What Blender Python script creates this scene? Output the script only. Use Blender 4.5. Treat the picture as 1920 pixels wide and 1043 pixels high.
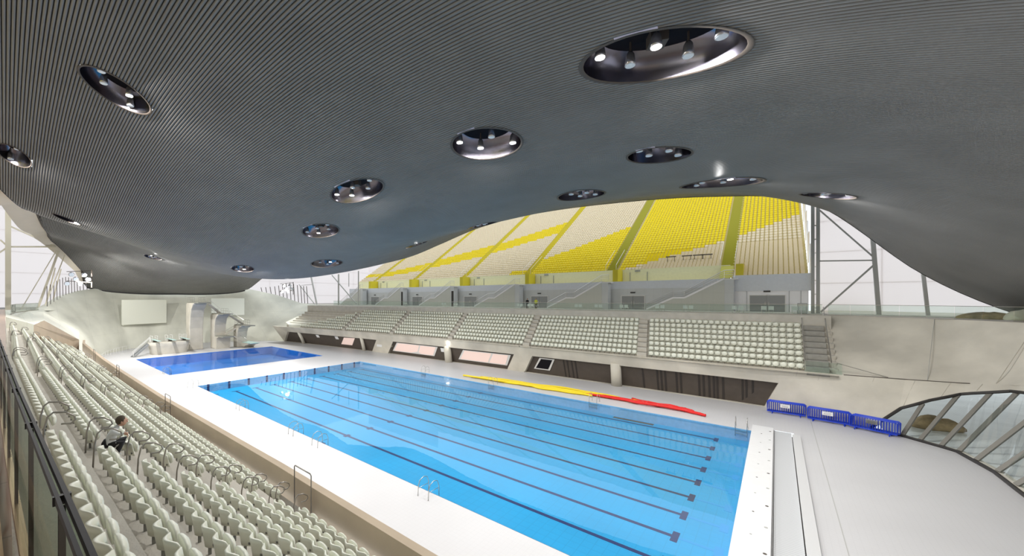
import bpy, bmesh, math, random
import numpy as np
from mathutils import Vector, Matrix
from mathutils.geometry import delaunay_2d_cdt
random.seed(7)
for o in list(bpy.data.objects): bpy.data.objects.remove(o)
S = bpy.context.scene
COL = S.collection
PI = math.pi

# ------------------------------------------------------------------ camera, sky, light, exposure
cam = bpy.data.cameras.new('camera'); co = bpy.data.objects.new('camera', cam); COL.objects.link(co)
co.location = (52.944, -15.896, 10.8); co.rotation_euler = (PI/2, 0, 0.7347)
cam.sensor_width = 36; cam.lens = 719.45/1920*36
cam.shift_x = (960-805.05)/1920; cam.shift_y = (559.95-521.5)/1920
cam.clip_start = .05; cam.clip_end = 600
S.camera = co
W = bpy.data.worlds.new('sky'); S.world = W; W.use_nodes = True
bg = W.node_tree.nodes['Background']; bg.inputs[0].default_value = (.90, .95, 1, 1); bg.inputs[1].default_value = 1.38
S.view_settings.view_transform = 'Standard'; S.view_settings.look = 'None'
S.view_settings.exposure = 0.06; S.view_settings.gamma = 1; S.view_settings.use_curve_mapping = False
LAMP_POWER = 1550

# ------------------------------------------------------------------ materials
def mat(name, col, rough=.6, metal=0., noise=0., nscale=3., bump=0., bscale=20., spec=.5, emit=None, estr=0., coat=0.):
    m = bpy.data.materials.new(name); m.use_nodes = True
    nt = m.node_tree; b = nt.nodes['Principled BSDF']
    b.inputs['Base Color'].default_value = (*col, 1); b.inputs['Roughness'].default_value = rough
    b.inputs['Metallic'].default_value = metal; b.inputs['Specular IOR Level'].default_value = spec
    b.inputs['Coat Weight'].default_value = coat
    if emit: b.inputs['Emission Color'].default_value = (*emit, 1); b.inputs['Emission Strength'].default_value = estr
    tc = nt.nodes.new('ShaderNodeTexCoord')
    if noise:
        n = nt.nodes.new('ShaderNodeTexNoise'); n.inputs['Scale'].default_value = nscale; n.inputs['Detail'].default_value = 6
        nt.links.new(tc.outputs['Object'], n.inputs['Vector'])
        r = nt.nodes.new('ShaderNodeMapRange'); r.inputs[1].default_value = .3; r.inputs[2].default_value = .7
        r.inputs[3].default_value = 1-noise; r.inputs[4].default_value = 1+noise
        nt.links.new(n.outputs[0], r.inputs[0])
        x = nt.nodes.new('ShaderNodeVectorMath'); x.operation = 'SCALE'; x.inputs[0].default_value = col
        nt.links.new(r.outputs[0], x.inputs['Scale']); nt.links.new(x.outputs[0], b.inputs['Base Color'])
    if bump:
        n = nt.nodes.new('ShaderNodeTexNoise'); n.inputs['Scale'].default_value = bscale
        nt.links.new(tc.outputs['Object'], n.inputs['Vector'])
        bp = nt.nodes.new('ShaderNodeBump'); bp.inputs['Strength'].default_value = bump; bp.inputs['Distance'].default_value = .02
        nt.links.new(n.outputs[0], bp.inputs['Height']); nt.links.new(bp.outputs[0], b.inputs['Normal'])
    return m
def grid_lines(m, axis_scale, depth, width=.04, axes='XY', sx=1., sy=1.):
    """multiply the base colour by joint lines of a tile or panel grid (object space)"""
    nt = m.node_tree; b = nt.nodes['Principled BSDF']
    tc = nt.nodes.new('ShaderNodeTexCoord'); sp = nt.nodes.new('ShaderNodeSeparateXYZ'); nt.links.new(tc.outputs['Object'], sp.inputs[0])
    prev = None
    for ax, s in zip(axes, (sx, sy)):
        mu = nt.nodes.new('ShaderNodeMath'); mu.operation = 'MULTIPLY'; mu.inputs[1].default_value = axis_scale*s
        nt.links.new(sp.outputs[ax], mu.inputs[0])
        fr = nt.nodes.new('ShaderNodeMath'); fr.operation = 'FRACT'; nt.links.new(mu.outputs[0], fr.inputs[0])
        lt = nt.nodes.new('ShaderNodeMath'); lt.operation = 'LESS_THAN'; lt.inputs[1].default_value = width
        nt.links.new(fr.outputs[0], lt.inputs[0])
        if prev is None: prev = lt
        else:
            mx = nt.nodes.new('ShaderNodeMath'); mx.operation = 'MAXIMUM'
            nt.links.new(prev.outputs[0], mx.inputs[0]); nt.links.new(lt.outputs[0], mx.inputs[1]); prev = mx
    f = nt.nodes.new('ShaderNodeMath'); f.operation = 'MULTIPLY_ADD'; f.inputs[1].default_value = -depth; f.inputs[2].default_value = 1
    nt.links.new(prev.outputs[0], f.inputs[0])
    v = nt.nodes.new('ShaderNodeVectorMath'); v.operation = 'SCALE'
    old = b.inputs['Base Color'].links
    if old: nt.links.new(old[0].from_socket, v.inputs[0])
    else: v.inputs[0].default_value = b.inputs['Base Color'].default_value[:3]
    nt.links.new(f.outputs[0], v.inputs['Scale']); nt.links.new(v.outputs[0], b.inputs['Base Color'])
    return m
def see_through(name, tint, ior=1.45, rough=.0, gain=1., ripple=0.):
    m = bpy.data.materials.new(name); m.use_nodes = True; nt = m.node_tree; nt.nodes.clear()
    out = nt.nodes.new('ShaderNodeOutputMaterial'); mx = nt.nodes.new('ShaderNodeMixShader')
    tr = nt.nodes.new('ShaderNodeBsdfTransparent'); tr.inputs[0].default_value = (*tint, 1)
    gl = nt.nodes.new('ShaderNodeBsdfGlossy'); gl.inputs['Roughness'].default_value = rough
    fr = nt.nodes.new('ShaderNodeFresnel'); fr.inputs[0].default_value = ior
    ge = nt.nodes.new('ShaderNodeNewGeometry'); mi = nt.nodes.new('ShaderNodeMapRange')   # same reflectance on both faces of a pane
    mi.inputs[3].default_value = ior; mi.inputs[4].default_value = 1/ior; nt.links.new(ge.outputs['Backfacing'], mi.inputs[0]); nt.links.new(mi.outputs[0], fr.inputs[0])
    mu = nt.nodes.new('ShaderNodeMath'); mu.operation = 'MULTIPLY'; mu.inputs[1].default_value = gain; mu.use_clamp = True
    nt.links.new(fr.outputs[0], mu.inputs[0]); nt.links.new(mu.outputs[0], mx.inputs[0])
    nt.links.new(tr.outputs[0], mx.inputs[1]); nt.links.new(gl.outputs[0], mx.inputs[2]); nt.links.new(mx.outputs[0], out.inputs[0])
    if ripple:
        tc = nt.nodes.new('ShaderNodeTexCoord'); n = nt.nodes.new('ShaderNodeTexNoise'); n.inputs['Scale'].default_value = .9
        nt.links.new(tc.outputs['Object'], n.inputs['Vector'])
        bp = nt.nodes.new('ShaderNodeBump'); bp.inputs['Strength'].default_value = ripple; bp.inputs['Distance'].default_value = .02
        nt.links.new(n.outputs[0], bp.inputs['Height'])
        nt.links.new(bp.outputs[0], gl.inputs['Normal']); nt.links.new(bp.outputs[0], fr.inputs['Normal'])
    return m
def membrane_mat(name, col):
    m = bpy.data.materials.new(name); m.use_nodes = True; nt = m.node_tree; nt.nodes.clear()
    out = nt.nodes.new('ShaderNodeOutputMaterial'); ad = nt.nodes.new('ShaderNodeMixShader'); ad.inputs[0].default_value = .6
    d = nt.nodes.new('ShaderNodeBsdfDiffuse'); t = nt.nodes.new('ShaderNodeBsdfTranslucent')
    d.inputs[0].default_value = (*col, 1); t.inputs[0].default_value = (*col, 1)
    nt.links.new(d.outputs[0], ad.inputs[1]); nt.links.new(t.outputs[0], ad.inputs[2]); nt.links.new(ad.outputs[0], out.inputs[0])
    return m
M = dict(
    batten=mat('ceiling_timber_grey', (.185, .182, .176), .42, noise=.10, nscale=.35, spec=.42),
    batten_back=mat('ceiling_backing', (.02, .02, .022), .8),
    darkstep=mat('stair_concrete_dark', (.30, .29, .26), .85, noise=.1), outer=mat('outer_floor', (.16, .16, .15), .8), upper=mat('upper_terrace', (.70, .61, .30), .6), wing=mat('wing_lining', (.78, .70, .58), .6, noise=.05, nscale=.3),
    dark=mat('dark_trim', (.025, .022, .02), .5),
    concrete=mat('fair_faced_concrete', (.60, .565, .485), .75, noise=.20, nscale=.28, bump=.25, bscale=6),
    end_concrete=grid_lines(mat('end_wall_concrete', (.68, .68, .59), .7, noise=.14, nscale=.22, bump=.2, bscale=5), 1/3.6, .10, .012, 'ZY', 1, .75),
    warm_concrete=mat('parapet_concrete', (.46, .37, .27), .8, noise=.07, nscale=.8),
    tread=mat('terrace_concrete', (.50, .47, .41), .85, noise=.10, nscale=1.2, bump=.3, bscale=25),
    deck=grid_lines(mat('pool_deck_tile', (.575, .57, .575), .45, noise=.02, nscale=.3), 4., .05, .06, 'XY'),
    ridge=mat('white_ridge_tile', (.60, .60, .60), .4),
    boom=mat('bulkhead_white', (.72, .72, .72), .4, noise=.02),
    channel=grid_lines(mat('grey_grating', (.55, .56, .57), .5), 6., .18, .25, 'Y'),
    pool=grid_lines(mat('pool_tile_cyan', (.006, .30, .58), .4, noise=.06, nscale=.25), 2., .10, .07, 'XY'),
    divepool=mat('dive_pool_tile', (.006, .19, .62), .4, noise=.15, nscale=.3),
    poolwall=mat('pool_wall_tile', (.22, .45, .68), .4, noise=.08),
    lane=mat('lane_navy', (.008, .018, .11), .4), lanef=mat('lane_faint', (.02, .28, .60), .4),
    water=see_through('water', (.90, .98, 1.), 1.34, .0, 1.0, .06),
    divewater=see_through('dive_water', (.90, .96, 1.), 1.33, .02, .65, .5),
    glass=see_through('clear_glass', (.90, .95, .925), 1.5, .0, 1.),
    nearglass=see_through('balustrade_glass', (.70, .76, .70), 1.5, .0, .35),
    winglass=see_through('window_glass', (.86, .9, .89), 1.5, .0, 1.2),
    seat=mat('seat_cream_plastic', (.76, .77, .66), .38, noise=.03, nscale=2, coat=.15),
    seatw=mat('seat_white_plastic', (.74, .72, .62), .45),
    seaty=mat('seat_yellow_plastic', (.90, .72, .0), .45),
    seatg=mat('seat_pale_plastic', (.84, .73, .54), .45),
    yellow=mat('aisle_yellow_paint', (.62, .52, .02), .6), olive=mat('aisle_olive_paint', (.40, .38, .03), .6),
    bracket=mat('seat_bracket', (.20, .20, .18), .5),
    steel=mat('brushed_steel', (.55, .54, .52), .28, metal=1.), rail=mat('satin_rail', (.33, .31, .28), .35, metal=.8),
    bronze=mat('bronze_channel', (.55, .36, .22), .3, metal=.9), blackrail=mat('black_handrail', (.022, .02, .02), .55, spec=.25),
    brownfloor=grid_lines(mat('concourse_floor', (.36, .25, .18), .35, noise=.15, nscale=1.), .8, .3, .02, 'XY'),
    stairside=grid_lines(mat('stair_side_grey', (.56, .57, .52), .6), .8, .12, .02, 'XZ'), grey=grid_lines(mat('grey_cladding', (.58, .60, .60), .5, noise=.04, nscale=.5), .8, .12, .02, 'XZ'),
    greyband=mat('grey_band', (.66, .69, .73), .5, noise=.03), cream=mat('cream_wall', (.80, .78, .52), .6, noise=.04),
    white=mat('white_panel', (.85, .85, .87), .4), door=mat('door_grey', (.28, .29, .29), .4),
    mull=mat('mullion_grey', (.20, .19, .165), .5), truss=mat('truss_paint_grey', (.42, .42, .40), .5), trussw=mat('truss_paint_cream', (.68, .62, .48), .5),
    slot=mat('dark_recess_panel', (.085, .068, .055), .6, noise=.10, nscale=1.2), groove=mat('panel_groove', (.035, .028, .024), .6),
    litroom=mat('lit_room', (.6, .45, .40), .8, emit=(1, .78, .70), estr=.42), frame=mat('pale_frame', (.75, .74, .72), .5),
    board=mat('projection_board', (.74, .75, .65), .6), board2=mat('pale_board', (.80, .84, .78), .6),
    tower=mat('tower_concrete', (.52, .49, .42), .7, noise=.12, nscale=.6), platform=mat('platform_edge', (.26, .26, .22), .6),
    springboard=mat('springboard', (.42, .60, .56), .4),
    blue=mat('barrier_blue', (.015, .06, .62), .35), sign=mat('sign_white', (.85, .85, .85), .5), signtxt=mat('sign_grey_print', (.35, .35, .38), .5),
    ry=mat('rope_yellow', (.86, .66, .01), .4), rr=mat('rope_red', (.72, .012, .01), .4),
    membrane=membrane_mat('membrane', (.78, .725, .71)), warmlightmem=membrane_mat('warm_light_membrane', (.95, .74, .46)), seam=mat('membrane_seam', (.60, .55, .53), .7),
    mirror=mat('pod_reflector', (.20, .19, .23), .22, metal=1.), podtop=mat('pod_dark', (.012, .011, .014), .7, spec=.1),
    lampbody=mat('lamp_body', (.55, .55, .58), .25, metal=.8), lens=mat('lamp_lens', (.78, .84, .88), .15, coat=.5),
    litlens=mat('lit_lens', (1, 1, 1), .3, emit=(1, .97, .9), estr=30),
    skin=mat('skin', (.55, .32, .22), .5), shirt=mat('white_shirt', (.62, .63, .62), .8), black=mat('black_cloth', (.012, .012, .015), .8),
    hair=mat('brown_hair', (.06, .04, .02), .7), hivis=mat('hi_vis_yellow', (.62, .66, .08), .7), tarp=mat('brown_dust_sheet', (.36, .27, .15), .8, noise=.4, nscale=1.5),
    chair=mat('white_chair', (.75, .76, .76), .5), lobby=mat('lobby_floor', (.66, .68, .68), .35, noise=.12, nscale=.4), orange=mat('orange_box', (.7, .16, .02), .6),
)

# ------------------------------------------------------------------ helpers
class MB:
    def __init__(s): s.v = []; s.f = []
    def add(s, vs, fs):
        n = len(s.v); s.v += [tuple(map(float, p)) for p in vs]; s.f += [tuple(i+n for i in q) for q in fs]; return s
    def box(s, x0, x1, y0, y1, z0, z1):
        v = [(x, y, z) for z in (z0, z1) for y in (y0, y1) for x in (x0, x1)]
        return s.add(v, [(0, 2, 3, 1), (4, 5, 7, 6), (0, 1, 5, 4), (2, 6, 7, 3), (0, 4, 6, 2), (1, 3, 7, 5)])
    def beam(s, a, b, w, h=None, up=(0, 0, 1)):
        a = Vector(a); b = Vector(b); d = (b-a).normalized(); h = h or w
        r = d.cross(Vector(up)); r = r.normalized() if r.length > 1e-4 else Vector((1, 0, 0)); u = r.cross(d)
        v = [p+r*sx*w/2+u*sz*h/2 for p in (a, b) for sx, sz in ((-1, -1), (1, -1), (1, 1), (-1, 1))]
        return s.add(v, [(3, 2, 1, 0), (4, 5, 6, 7), (0, 1, 5, 4), (1, 2, 6, 5), (2, 3, 7, 6), (3, 0, 4, 7)])
    def tube(s, pts, r, n=6, closed=False):
        pts = [Vector(p) for p in pts]; k = len(pts); rings = []; pu = None
        for i, p in enumerate(pts):
            q0 = pts[i-1] if (i or closed) else p; q1 = pts[(i+1) % k] if (i < k-1 or closed) else p
            d = (q1-q0).normalized()
            if pu is None: pu = Vector((0, 0, 1)) if abs(d.z) < .9 else Vector((1, 0, 0))
            rr = d.cross(pu)
            if rr.length < 1e-4: rr = d.cross(Vector((0, 1, 0)))
            rr.normalize(); pu = rr.cross(d)
            ri = r[i] if isinstance(r, (list, tuple)) else r
            rings.append([p+rr*math.cos(2*PI*j/n)*ri+pu*math.sin(2*PI*j/n)*ri for j in range(n)])
        v = [q for g in rings for q in g]; f = []
        for i in range(k if closed else k-1):
            a = i*n; b = ((i+1) % k)*n
            f += [(a+j, a+(j+1) % n, b+(j+1) % n, b+j) for j in range(n)]
        if not closed: f += [tuple(range(n-1, -1, -1)), tuple((k-1)*n+j for j in range(n))]
        return s.add(v, f)
    def lathe(s, prof, c=(0, 0, 0), axis=(0, 0, 1), n=12):
        ax = Vector(axis).normalized(); u = ax.orthogonal().normalized(); w = ax.cross(u); c = Vector(c)
        v = [c+ax*h+(u*math.cos(2*PI*j/n)+w*math.sin(2*PI*j/n))*r for r, h in prof for j in range(n)]
        f = [(i*n+j, i*n+(j+1) % n, (i+1)*n+(j+1) % n, (i+1)*n+j) for i in range(len(prof)-1) for j in range(n)]
        f += [tuple(range(n-1, -1, -1)), tuple((len(prof)-1)*n+j for j in range(n))]
        return s.add(v, f)
    def prism(s, poly, y0, y1, T=None):
        """poly in (x,z) extruded along y"""
        n = len(poly); v = [(x, y0, z) for x, z in poly]+[(x, y1, z) for x, z in poly]
        if T: v = [T @ Vector(p) for p in v]
        return s.add(v, [tuple(range(n)), tuple(range(2*n-1, n-1, -1))]+[(i, i+n, (i+1) % n+n, (i+1) % n) for i in range(n)])
    def mesh(s, name, m, smooth=False):
        me = bpy.data.meshes.new(name); me.from_pydata(s.v, [], s.f); me.update()
        bm = bmesh.new(); bm.from_mesh(me); bmesh.ops.recalc_face_normals(bm, faces=bm.faces); bm.to_mesh(me); bm.free()
        me.materials.append(M[m] if isinstance(m, str) else m)
        if smooth: me.shade_smooth()
        return me
    def obj(s, name, m, parent=None, smooth=False, **kw):
        return link(name, s.mesh(name, m, smooth), parent, **kw)
def link(name, me, parent=None, **kw):
    o = bpy.data.objects.new(name, me); COL.objects.link(o)
    if parent: o.parent = parent
    return tag(o, **kw)
def tag(o, label=None, cat=None, group=None, kind=None):
    if label: o['label'] = label
    if cat: o['category'] = cat
    if group: o['group'] = group
    if kind: o['kind'] = kind
    return o
def thing(name, label, cat, loc=(0, 0, 0), rz=0, group=None):
    o = bpy.data.objects.new(name, None); COL.objects.link(o); o.location = loc; o.rotation_euler = (0, 0, rz); o.empty_display_size = .1
    return tag(o, label, cat, group)
def setting(name, loc=(0, 0, 0)):
    o = bpy.data.objects.new(name, None); COL.objects.link(o); o.location = loc; o['kind'] = 'structure'; return o
def dup(root, loc, rz=0., label=None, group=None):
    c = root.copy(); COL.objects.link(c); c.location = loc; c.rotation_euler = (0, 0, rz)
    if label: c['label'] = label
    if group: c['group'] = group
    for ch in root.children:
        d = ch.copy(); COL.objects.link(d); d.parent = c
        for g in ch.children:
            e = g.copy(); COL.objects.link(e); e.parent = d
    return c
def interp(x, xs, ys): return float(np.interp(x, xs, ys))
def ord_(n): return ['first', 'second', 'third', 'fourth', 'fifth', 'sixth', 'seventh', 'eighth', 'ninth', 'tenth', 'eleventh', 'twelfth', 'thirteenth', 'fourteenth', 'fifteenth', 'sixteenth'][n]

UNITS = ['', 'first', 'second', 'third', 'fourth', 'fifth', 'sixth', 'seventh', 'eighth', 'ninth', 'tenth', 'eleventh', 'twelfth', 'thirteenth', 'fourteenth', 'fifteenth', 'sixteenth', 'seventeenth', 'eighteenth', 'nineteenth']
def nth(n):
    if n < 20: return UNITS[n]
    t = n//10; tn = ['', '', 'twenty', 'thirty', 'forty', 'fifty', 'sixty', 'seventy', 'eighty', 'ninety'][t]
    return tn[:-1]+'ieth' if n % 10 == 0 else tn+'-'+UNITS[n % 10]

# ------------------------------------------------------------------ roof surface
CY0 = 12.5
CPS = [(-55, 0, 12.18), (-55, 10, 12.38), (-55, 17, 13.59), (-55, 24, 17.04), (-42, 0, 14.25), (-42, 10, 15.49), (-42, 22, 20.68), (-30, 0, 15.85), (-30, 12, 18.01), (-30, 23, 20.73), (-15, 0, 14.66), (-15, 8, 15.67), (-15, 16, 18.56), (-15, 24, 23.41), (-3, 0, 13.91), (-3, 16, 16.49), (-3, 26, 19.31), (10, 0, 16.18), (10, 16, 19.22), (10, 32, 24.07), (22, 0, 17.34), (22, 16, 20.89), (22, 33, 25.48), (36, 0, 18.92), (36, 16, 21.52), (36, 33, 25.12), (48, 0, 19.28), (48, 16, 20.79), (48, 33, 23.88), (57, 0, 18.39), (57, 16, 18.14), (57, 33, 20.9), (63, 0, 16.25), (63, 16, 15.0), (63, 33, 14.01), (70, 0, 13.03), (70, 16, 11.34), (70, 31, 8.82), (82, 0, 9.5), (82, 16, 8.49), (82, 28, 7.65)]
WX = [-56, -50, -42, -33, -20, -8, 0, 10, 20, 45, 58, 66, 75, 95]
WW = [16.7, 17.8, 22.9, 23.7, 25.9, 25.4, 28.3, 32.3, 33.7, 33.5, 33.3, 32.8, 31.0, 28.0]
RP = []
for x, o, z in CPS:
    RP.append((x, CY0+o, z))
    if o: RP.append((x, CY0-o, z))
RP = np.array(RP)
def tps(P):
    n = len(P); A = P[:, :2]/25.
    d = np.linalg.norm(A[:, None]-A[None], axis=-1)
    K = np.where(d > 0, d*d*np.log(d+1e-12), 0)+np.eye(n)*1e-3
    Q = np.c_[np.ones(n), A]; Mx = np.block([[K, Q], [Q.T, np.zeros((3, 3))]])
    w = np.linalg.solve(Mx, np.r_[P[:, 2], 0, 0, 0])
    def g(X, Y):
        X = np.asarray(X, float)/25.; Y = np.asarray(Y, float)/25.
        s = w[n]+w[n+1]*X+w[n+2]*Y
        for i in range(n):
            r2 = (X-A[i, 0])**2+(Y-A[i, 1])**2
            s = s+w[i]*.5*r2*np.log(r2+1e-12)
        return s
    return g
ZR = tps(RP)
def zr(x, y): return float(ZR(x, y))
def hw(x): return np.interp(x, WX, WW)
# light pods: centre x, y, semi axes, angle (deg), lit lamps, name words
PODS = [(49.61, .65, 2.68, 1.51, 7, (0, 2), 'largest oval light pod, overhead at upper right of the ceiling'),
        (23.55, -11.38, 1.82, 1.44, 125, (2,), 'oval light pod near the left edge of the grey ceiling'),
        (39.99, 3.52, 2.1, 1.67, 15, (0, 1, 3), 'round-looking oval light pod in the middle of the ceiling with three lit lamps'),
        (27.82, 3.11, 2.9, 1.3, 1, (0, 1), 'oval light pod beyond the one in the middle of the ceiling'),
        (17.84, 6.08, 2.5, 1.4, 2, (1,), 'oval light pod above the lowest blue-grey belly of the ceiling, one lamp lit'),
        (47.76, 10.26, 1.7, 1.25, 34, (), 'unlit oval light pod below and right of the largest pod'),
        (40.83, 16.51, 2.3, 1.7, 86, (), 'unlit oval light pod just above the middle of the yellow seating'),
        (27.8, 21.0, 2.6, 1.6, 130, (), 'slanted thin light pod over the left half of the yellow seating'),
        (12.5, 26.0, 2.6, 1.6, 124, (), 'small slanted light pod over the far left end of the yellow seating'),
        (6.9, 13.99, 2.47, 1.85, 113, (2,), 'small flat light pod low on the ceiling above the starting end of the pool'),
        (-.49, 5.65, 1.87, 1.28, 177, (2,), 'small light pod at the foot of the ceiling belly over the diving pool'),
        (49.76, 20.61, 2.64, 1.83, 159, (1,), 'thin light pod with one glaring lamp at the crest of the roof arch'),
        (55.76, 25.35, 1.7, .95, 138, (), 'rightmost thin light pod, near the grey steel column'),
        (-25.84, 1.06, 2.6, 1.16, 177, (1,), 'light pod on the ceiling slope behind the belly, over the diving boards'),
        (8.08, -15.4, 1.3, .95, 174, (), 'oval light pod cut by the left edge of the picture'),
        (-.14, -11.7, 1.1, .5, 109, (1,), 'narrow light slot at the far left where the ceiling folds')]
PODE = [(p[0], p[1], p[2], p[3], math.radians(p[4])) for p in PODS]
XS = np.concatenate([np.arange(-56, 84.01, 1.0)])
def ell_cross(e, y):
    """x interval where the line at y crosses ellipse e"""
    cx, cy, a, b, t = e; dy = y-cy; c, s = math.cos(t), math.sin(t)
    A = c*c/a/a+s*s/b/b; B = 2*dy*c*s*(1/a/a-1/b/b); Cc = dy*dy*(s*s/a/a+c*c/b/b)-1
    D = B*B-4*A*Cc
    if D <= 0: return None
    q = math.sqrt(D); return cx+(-B-q)/2/A, cx+(-B+q)/2/A
HWF = hw(np.arange(-56, 84.01, .25)); XF = np.arange(-56, 84.01, .25)
def y_spans(y):
    ok = np.abs(y-CY0) < HWF; sp = []; i = 0
    while i < len(ok):
        if ok[i]:
            j = i
            while j+1 < len(ok) and ok[j+1]: j += 1
            if j > i: sp.append((XF[i], XF[j]))
            i = j+1
        else: i += 1
    return sp
bat_v = []; bat_f = []; bk_v = []; bk_f = []
PITCH = .16; BW = .112; TH = .045
def cut_segments(y0, y1):
    segs = [(a, a, b, b) for a, b in y_spans((y0+y1)/2)]
    for e in PODE:
        c0 = ell_cross(e, y0); c1 = ell_cross(e, y1)
        if not c0 and not c1: continue
        c0 = c0 or c1; c1 = c1 or c0
        new = []
        for a0, a1, b0, b1 in segs:
            if c0[0] > a0 and c0[1] < b0: new += [(a0, a1, c0[0], c1[0]), (c0[1], c1[1], b0, b1)]
            else: new.append((a0, a1, b0, b1))
        segs = new
    return segs
SEGL = []
yy = CY0-34.4
while yy < CY0+34.4:
    for kind, y0, y1 in (('b', yy, yy+BW), ('k', yy, yy+PITCH)):
        for a0, a1, b0, b1 in cut_segments(y0, y1):
            if b0-a0 < .3: continue
            inner = XS[(XS > max(a0, a1)+.2) & (XS < min(b0, b1)-.2)]
            L0 = np.concatenate([[a0], inner, [b0]]); L1 = np.concatenate([[a1], inner, [b1]])
            SEGL.append((kind, y0, y1, L0, L1))
    yy += PITCH
def surf(segs, kinds):
    out_v = []; out_f = []; n = 0
    X0 = np.concatenate([s[3] for s in segs]); Y0 = np.concatenate([np.full(len(s[3]), s[1]) for s in segs])
    X1 = np.concatenate([s[4] for s in segs]); Y1 = np.concatenate([np.full(len(s[4]), s[2]) for s in segs])
    Z0 = ZR(X0, Y0); Z1 = ZR(X1, Y1)
    return X0, Y0, Z0, X1, Y1, Z1
def big_mesh(name, verts, quads, m):
    me = bpy.data.meshes.new(name); me.vertices.add(len(verts)); me.vertices.foreach_set('co', np.asarray(verts, np.float32).ravel())
    q = np.asarray(quads, np.int32); me.loops.add(q.size); me.loops.foreach_set('vertex_index', q.ravel())
    me.polygons.add(len(q)); me.polygons.foreach_set('loop_start', np.arange(0, q.size, 4, dtype=np.int32)); me.polygons.foreach_set('loop_total', np.full(len(q), 4, np.int32))
    me.update(calc_edges=True); me.materials.append(M[m]); return me
ceiling = setting('ceiling')
for kind, m, nm in (('b', 'batten', 'ceiling_batten'), ('k', 'batten_back', 'ceiling_backing')):
    segs = [s for s in SEGL if s[0] == kind]
    X0, Y0, Z0, X1, Y1, Z1 = surf(segs, kind); N = len(X0)
    up = 0 if kind == 'b' else TH
    lo0 = np.c_[X0, Y0, Z0+up]; lo1 = np.c_[X1, Y1, Z1+up]
    idx = []; off = 0
    for s in segs:
        k = len(s[3]); idx.append(np.arange(off, off+k-1)); off += k
    i = np.concatenate(idx)
    if kind == 'b':
        V = np.concatenate([lo0, lo1, lo0+[0, 0, TH], lo1+[0, 0, TH]])
        Q = np.concatenate([np.c_[i, i+1, i+1+N, i+N][:, ::-1], np.c_[i, i+1, i+1+2*N, i+2*N], np.c_[i+N, i+1+N, i+1+3*N, i+3*N][:, ::-1]])
    else:
        V = np.concatenate([lo0, lo1]); Q = np.c_[i, i+1, i+1+N, i+N][:, ::-1]
    o = link(nm, big_mesh(nm, V, Q, m), ceiling, kind='stuff')
# dark fascia along both long edges and the far end, pale wing lining outside it
for sgn in (-1, 1):
    fas = MB(); wing = MB(); xs = np.arange(-56, 84, 1.)
    E = [(x, CY0+sgn*float(hw(x))) for x in xs]
    f0 = [(x, y, zr(x, y)-.06) for x, y in E]
    off = [(x, y+sgn*.5, zr(x, y)+.75) for x, y in E]
    v = f0+off+[(x, y+sgn*.4, zr(x, y)+1.6) for x, y in E]+[(x, y-sgn*.6, zr(x, y)+1.6) for x, y in E]; n = len(E)
    fas.add(v, [(q*n+i, q*n+i+1, (q+1)*n+i+1, (q+1)*n+i) for q in range(3) for i in range(n-1)])
    fas.obj('edge_fascia', 'dark', ceiling)
    if sgn < 0:
        sel = [(x, y) for x, y in E if -56 <= x <= 30]
        w0 = [(x, y-.45, zr(x, y)+.7) for x, y in sel]
        w1 = [(x, y-.35-interp(x, [-56, -45, -20, 30], [.3, 1.5, 3.0, 3.5]), zr(x, y)+.38-interp(x, [-56, -45, -20, 0, 30], [0, .1, .6, .6, .6])) for x, y in sel]
        k = len(sel); wing.add(w0+w1, [(i, i+1, k+i+1, k+i) for i in range(k-1)]); wing.obj('wing_lining', 'wing', ceiling, smooth=True)
e = MB(); ys = np.arange(CY0-16.6, CY0+16.61, .8); v = [(-56, y, zr(-56, y)-.25) for y in ys]+[(-56.3, y, zr(-56, y)+.5) for y in ys]; n = len(ys)
e.add(v, [(i, i+1, n+i+1, n+i) for i in range(n-1)]); e.obj('edge_fascia', 'dark', ceiling)

# ------------------------------------------------------------------ wall paths: (u, base xy, ledge xyz)
FX = [-39.4, -25, -8, 0, 10, 25, 40, 52]
FB = [31.5, 33.0, 34.4, 34.8, 34.9, 35.2, 35.2, 34.9]
FT = [28.5, 30.5, 32.6, 33.2, 33.5, 33.7, 33.7, 33.9]
NEARU = [(57, (56.6, 32.9), (57.4, 34.0, 4.0), (57.0, 42.3)), (60, (59.9, 31.4), (60.9, 34.3, 4.05), (60.5, 41.0)),
         (63, (62.3, 28.9), (63.8, 34.0, 4.2), (63.8, 39.2)), (66.5, (62.9, 25), (65.6, 32.6, 4.6), (66.8, 36.3)),
         (71, (62.9, 20.5), (67, 27, 5.1), (68.8, 31.5)), (77, (62.9, 14), (67.5, 20, 5.3), (70, 24)), (99, (62.9, -9.3), (67.5, -9.3, 5.3), (70.5, -9.3))]
UU = FX+[q[0] for q in NEARU]
UB = [(x, y) for x, y in zip(FX, FB)]+[q[1] for q in NEARU]
UT = [(x, y, 4.0) for x, y in zip(FX, FT)]+[q[2] for q in NEARU]
UC = [(x, 42.6) for x in FX]+[q[3] for q in NEARU]
def wall_pt(u, t, push=0.):
    b = [interp(u, UU, [q[k] for q in UB]) for k in (0, 1)]; c = [interp(u, UU, [q[k] for q in UT]) for k in (0, 1, 2)]
    bulge = 0.
    x, y = b[0]+(c[0]-b[0])*t, b[1]+(c[1]-b[1])*t
    if push:
        if u < 56: y += push
        else:
            a = interp(u, [56, 60, 66, 71], [0, .5, 1.1, 1.5]); x += push*math.sin(a); y += push*math.cos(a)
    return (x, y, c[2]*t)
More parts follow.
